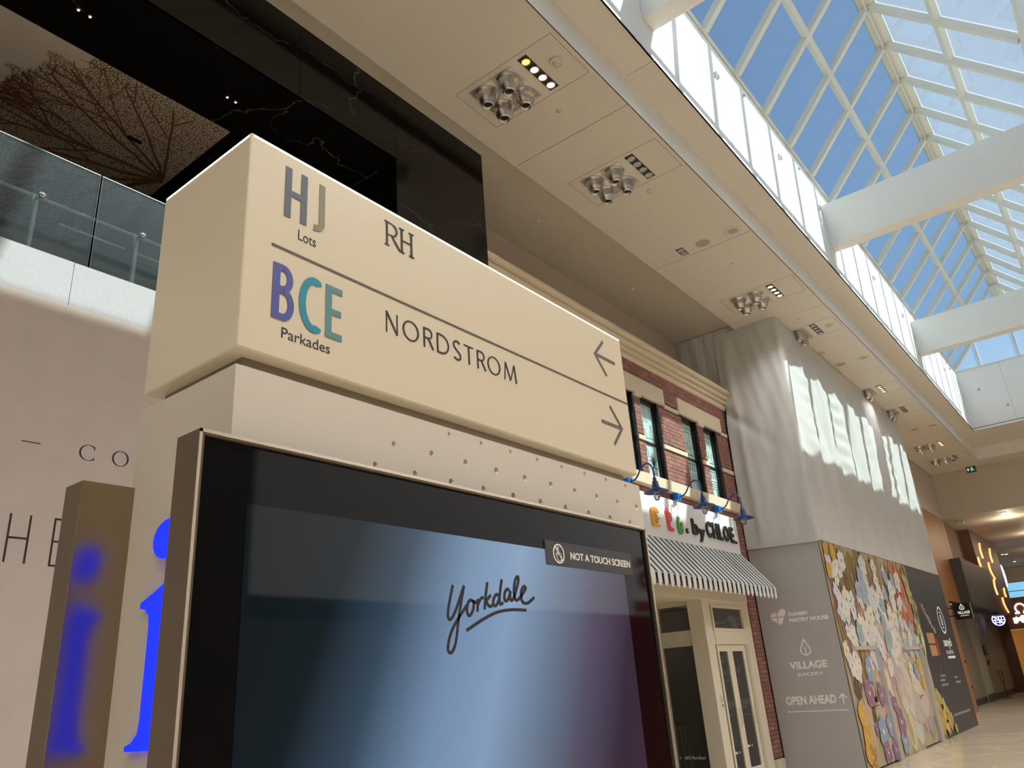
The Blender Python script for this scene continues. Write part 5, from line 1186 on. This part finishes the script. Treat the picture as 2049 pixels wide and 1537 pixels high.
struct(B(-7.45, -7.30, 46.15, 59.9, 0, 3.15).build('wall_far_lit', mat('far_gold', (180, 130, 80), .4, emit=(200, 140, 70), es=.12)), 'warm lit shop windows along the far left')
for k, (y, w_, m_) in enumerate(((46.3, .25, mat('pillar_white', (220, 215, 205), .4, emit=(255, 245, 225), es=.8)), (47.2, .5, mat('pillar_brown', (96, 58, 34), .4)), (49.0, .3, mat('pillar_violet', (96, 92, 150), .4, emit=(90, 90, 190), es=.35)), (51.5, .7, mat('pillar_brown', (0, 0, 0))), (55.0, .3, MATS['pillar_white']))):
    p_ = B(-7.3+.0, -6.9-.08*k+.5*(k < 2), y, y+w_, 0, 3.1).build('shop_pillar', m_, bevel=.02)
    tag(p_, ['slim glowing white pillar by the far shops', 'brown pillar by the far shops', 'violet-lit pillar by the far shops', 'wide brown pillar of the far shops', 'glowing white pillar at the end of the far shops'][k], 'pillar')
t = thing('far_sign', (-6.2, YF, 3.6), 'white ring symbol over white letters ME on the brown far wall', 'sign')
sw_ = mat('sign_glow', (255, 255, 250), .4, emit=(255, 250, 240), es=2.)
p = on(2042, 1219, 'y', YF-.0); rr = .30
g = MB().ribbon('-Y', [(p.x-.36, p.z-.22), (p.x-.14, p.z-.22)]+arc(p.x, p.z+.06, .27, .27, 238, -58, 24)+[(p.x+.14, p.z-.22), (p.x+.36, p.z-.22)], .085, YF, .05); g.build('symbol', sw_, t)
g = MB(); a_ = on(2030, 1247, 'y', YF); b_ = on(2062, 1233, 'y', YF); put_text(g, 'ME', '-Y', a_.x, b_.x+.15, a_.z-.02, a_.z+.42, YF, .05, bold=.04); g.build('lettering', sw_, t)
# ceiling downlights of the far corridor
t0 = None
for x, y in ((-3.283, 35.63), (-5.2, 41.94), (-5.32, 50.95), (-5.15, 51.04), (-5.32, 55.8), (-2.0, 39), (-.5, 36), (1.0, 42)):
    if t0 is None:
        t0 = thing('corridor_downlight', (x, y, 6.86), 'small bright round downlight in the low far ceiling', 'light', 'downlights of the far corridor'); 
        MB().lathe([(.10, 0), (.10, -.02), (.075, -.025)], (x, y, 6.86), 16).build('trim', cap, t0, True); MB().lathe([(.075, -.02), (0, -.03)], (x, y, 6.86), 14).build('lens', mat('far_lens', (255, 245, 225), .4, emit=(255, 232, 190), es=14), t0)
    else: copy_tree(t0, (x, y, 6.86))
t = tag(B(-5.05, -4.75, 35.9, 36.15, 6.72, 6.86).build('ceiling_box', cap, bevel=.01), 'small white box on the low ceiling by the oak wall', 'box')
ld = bpy.data.lights.new('corridor_lamp', 'AREA')
for k, (x, y) in enumerate(((-3.3, 37), (-3.0, 43), (-3.0, 50), (-3, 56))):
    l = bpy.data.lights.new('corridor_lamp', 'POINT'); l.energy = 60; l.color = (1, .78, .55); l.shadow_soft_size = .15; o = bpy.data.objects.new('corridor_lamp', l); C.objects.link(o); o.location = (x, y, 6.4)

# ------------------------------------------------------------------ opposite side of the hall (seen only in reflections)
XO = 3.9
struct(B(XO+.05, XO+.3, Y0, 72, 0, ZS).build('wall_opposite', mat('opposite_umber', (104, 96, 90), .6)), 'plain wall of the shops across the hall')
t = thing('opposite_shop', (XO, 11, 0), 'white and dark red shop front across the hall', 'shop front')
B(XO-.02, XO+.02, 4.5, 16, 2.75, 4.6).build('fascia', mat('fascia_white', (222, 224, 228), .5), t); B(XO-.02, XO+.02, 6.5, 16, 0, 2.75).build('front', mat('front_red', (110, 22, 30), .5), t)
red = mat('letter_crimson', (150, 24, 44), .5)
g = MB(); put_text(g, 'S', '-X', 12.75, 12.15, 3.20, 3.75, XO-.02, .02, bold=.03); g.build('letter', red, t)
g = MB(); put_text(g, 'cakes', '-X', 13.2, 11.9, 2.82, 3.08, XO-.02, .02, bold=.02); g.build('letter', red, t)
tag(B(XO-.25, XO-.03, 9.0, 10.4, .9, 2.0).build('display_shelf', mat('shelf_dark', (60, 34, 34), .6)), 'dark display shelf in front of the red shop', 'shelf')
# lamp strips added out of view over the other half of the hall, as fill light
tr0 = None
for k in range(19):
    y = -12.4+2.55*k
    if tr0 is None:
        tr0 = thing('fill_lamp_strip', (2.04, y, ZC), 'added strip of four lit lamps in the opposite ceiling, fill light out of view', 'light', 'added fill lamp strips across the hall')
        B(1.95, 2.13, y-.36, y+.36, ZC-.004, ZC).build('tray', traym, tr0)
        for q in range(4): MB().lathe([(.058, -.005), (.03, -.012), (0, -.014)], (2.04, y-.255+.17*q, ZC), 16).build('lamp', lampw, tr0)
    else: copy_tree(tr0, (2.04, y, ZC))
    lamp_light(2.04, y, ZC-.03, 115)
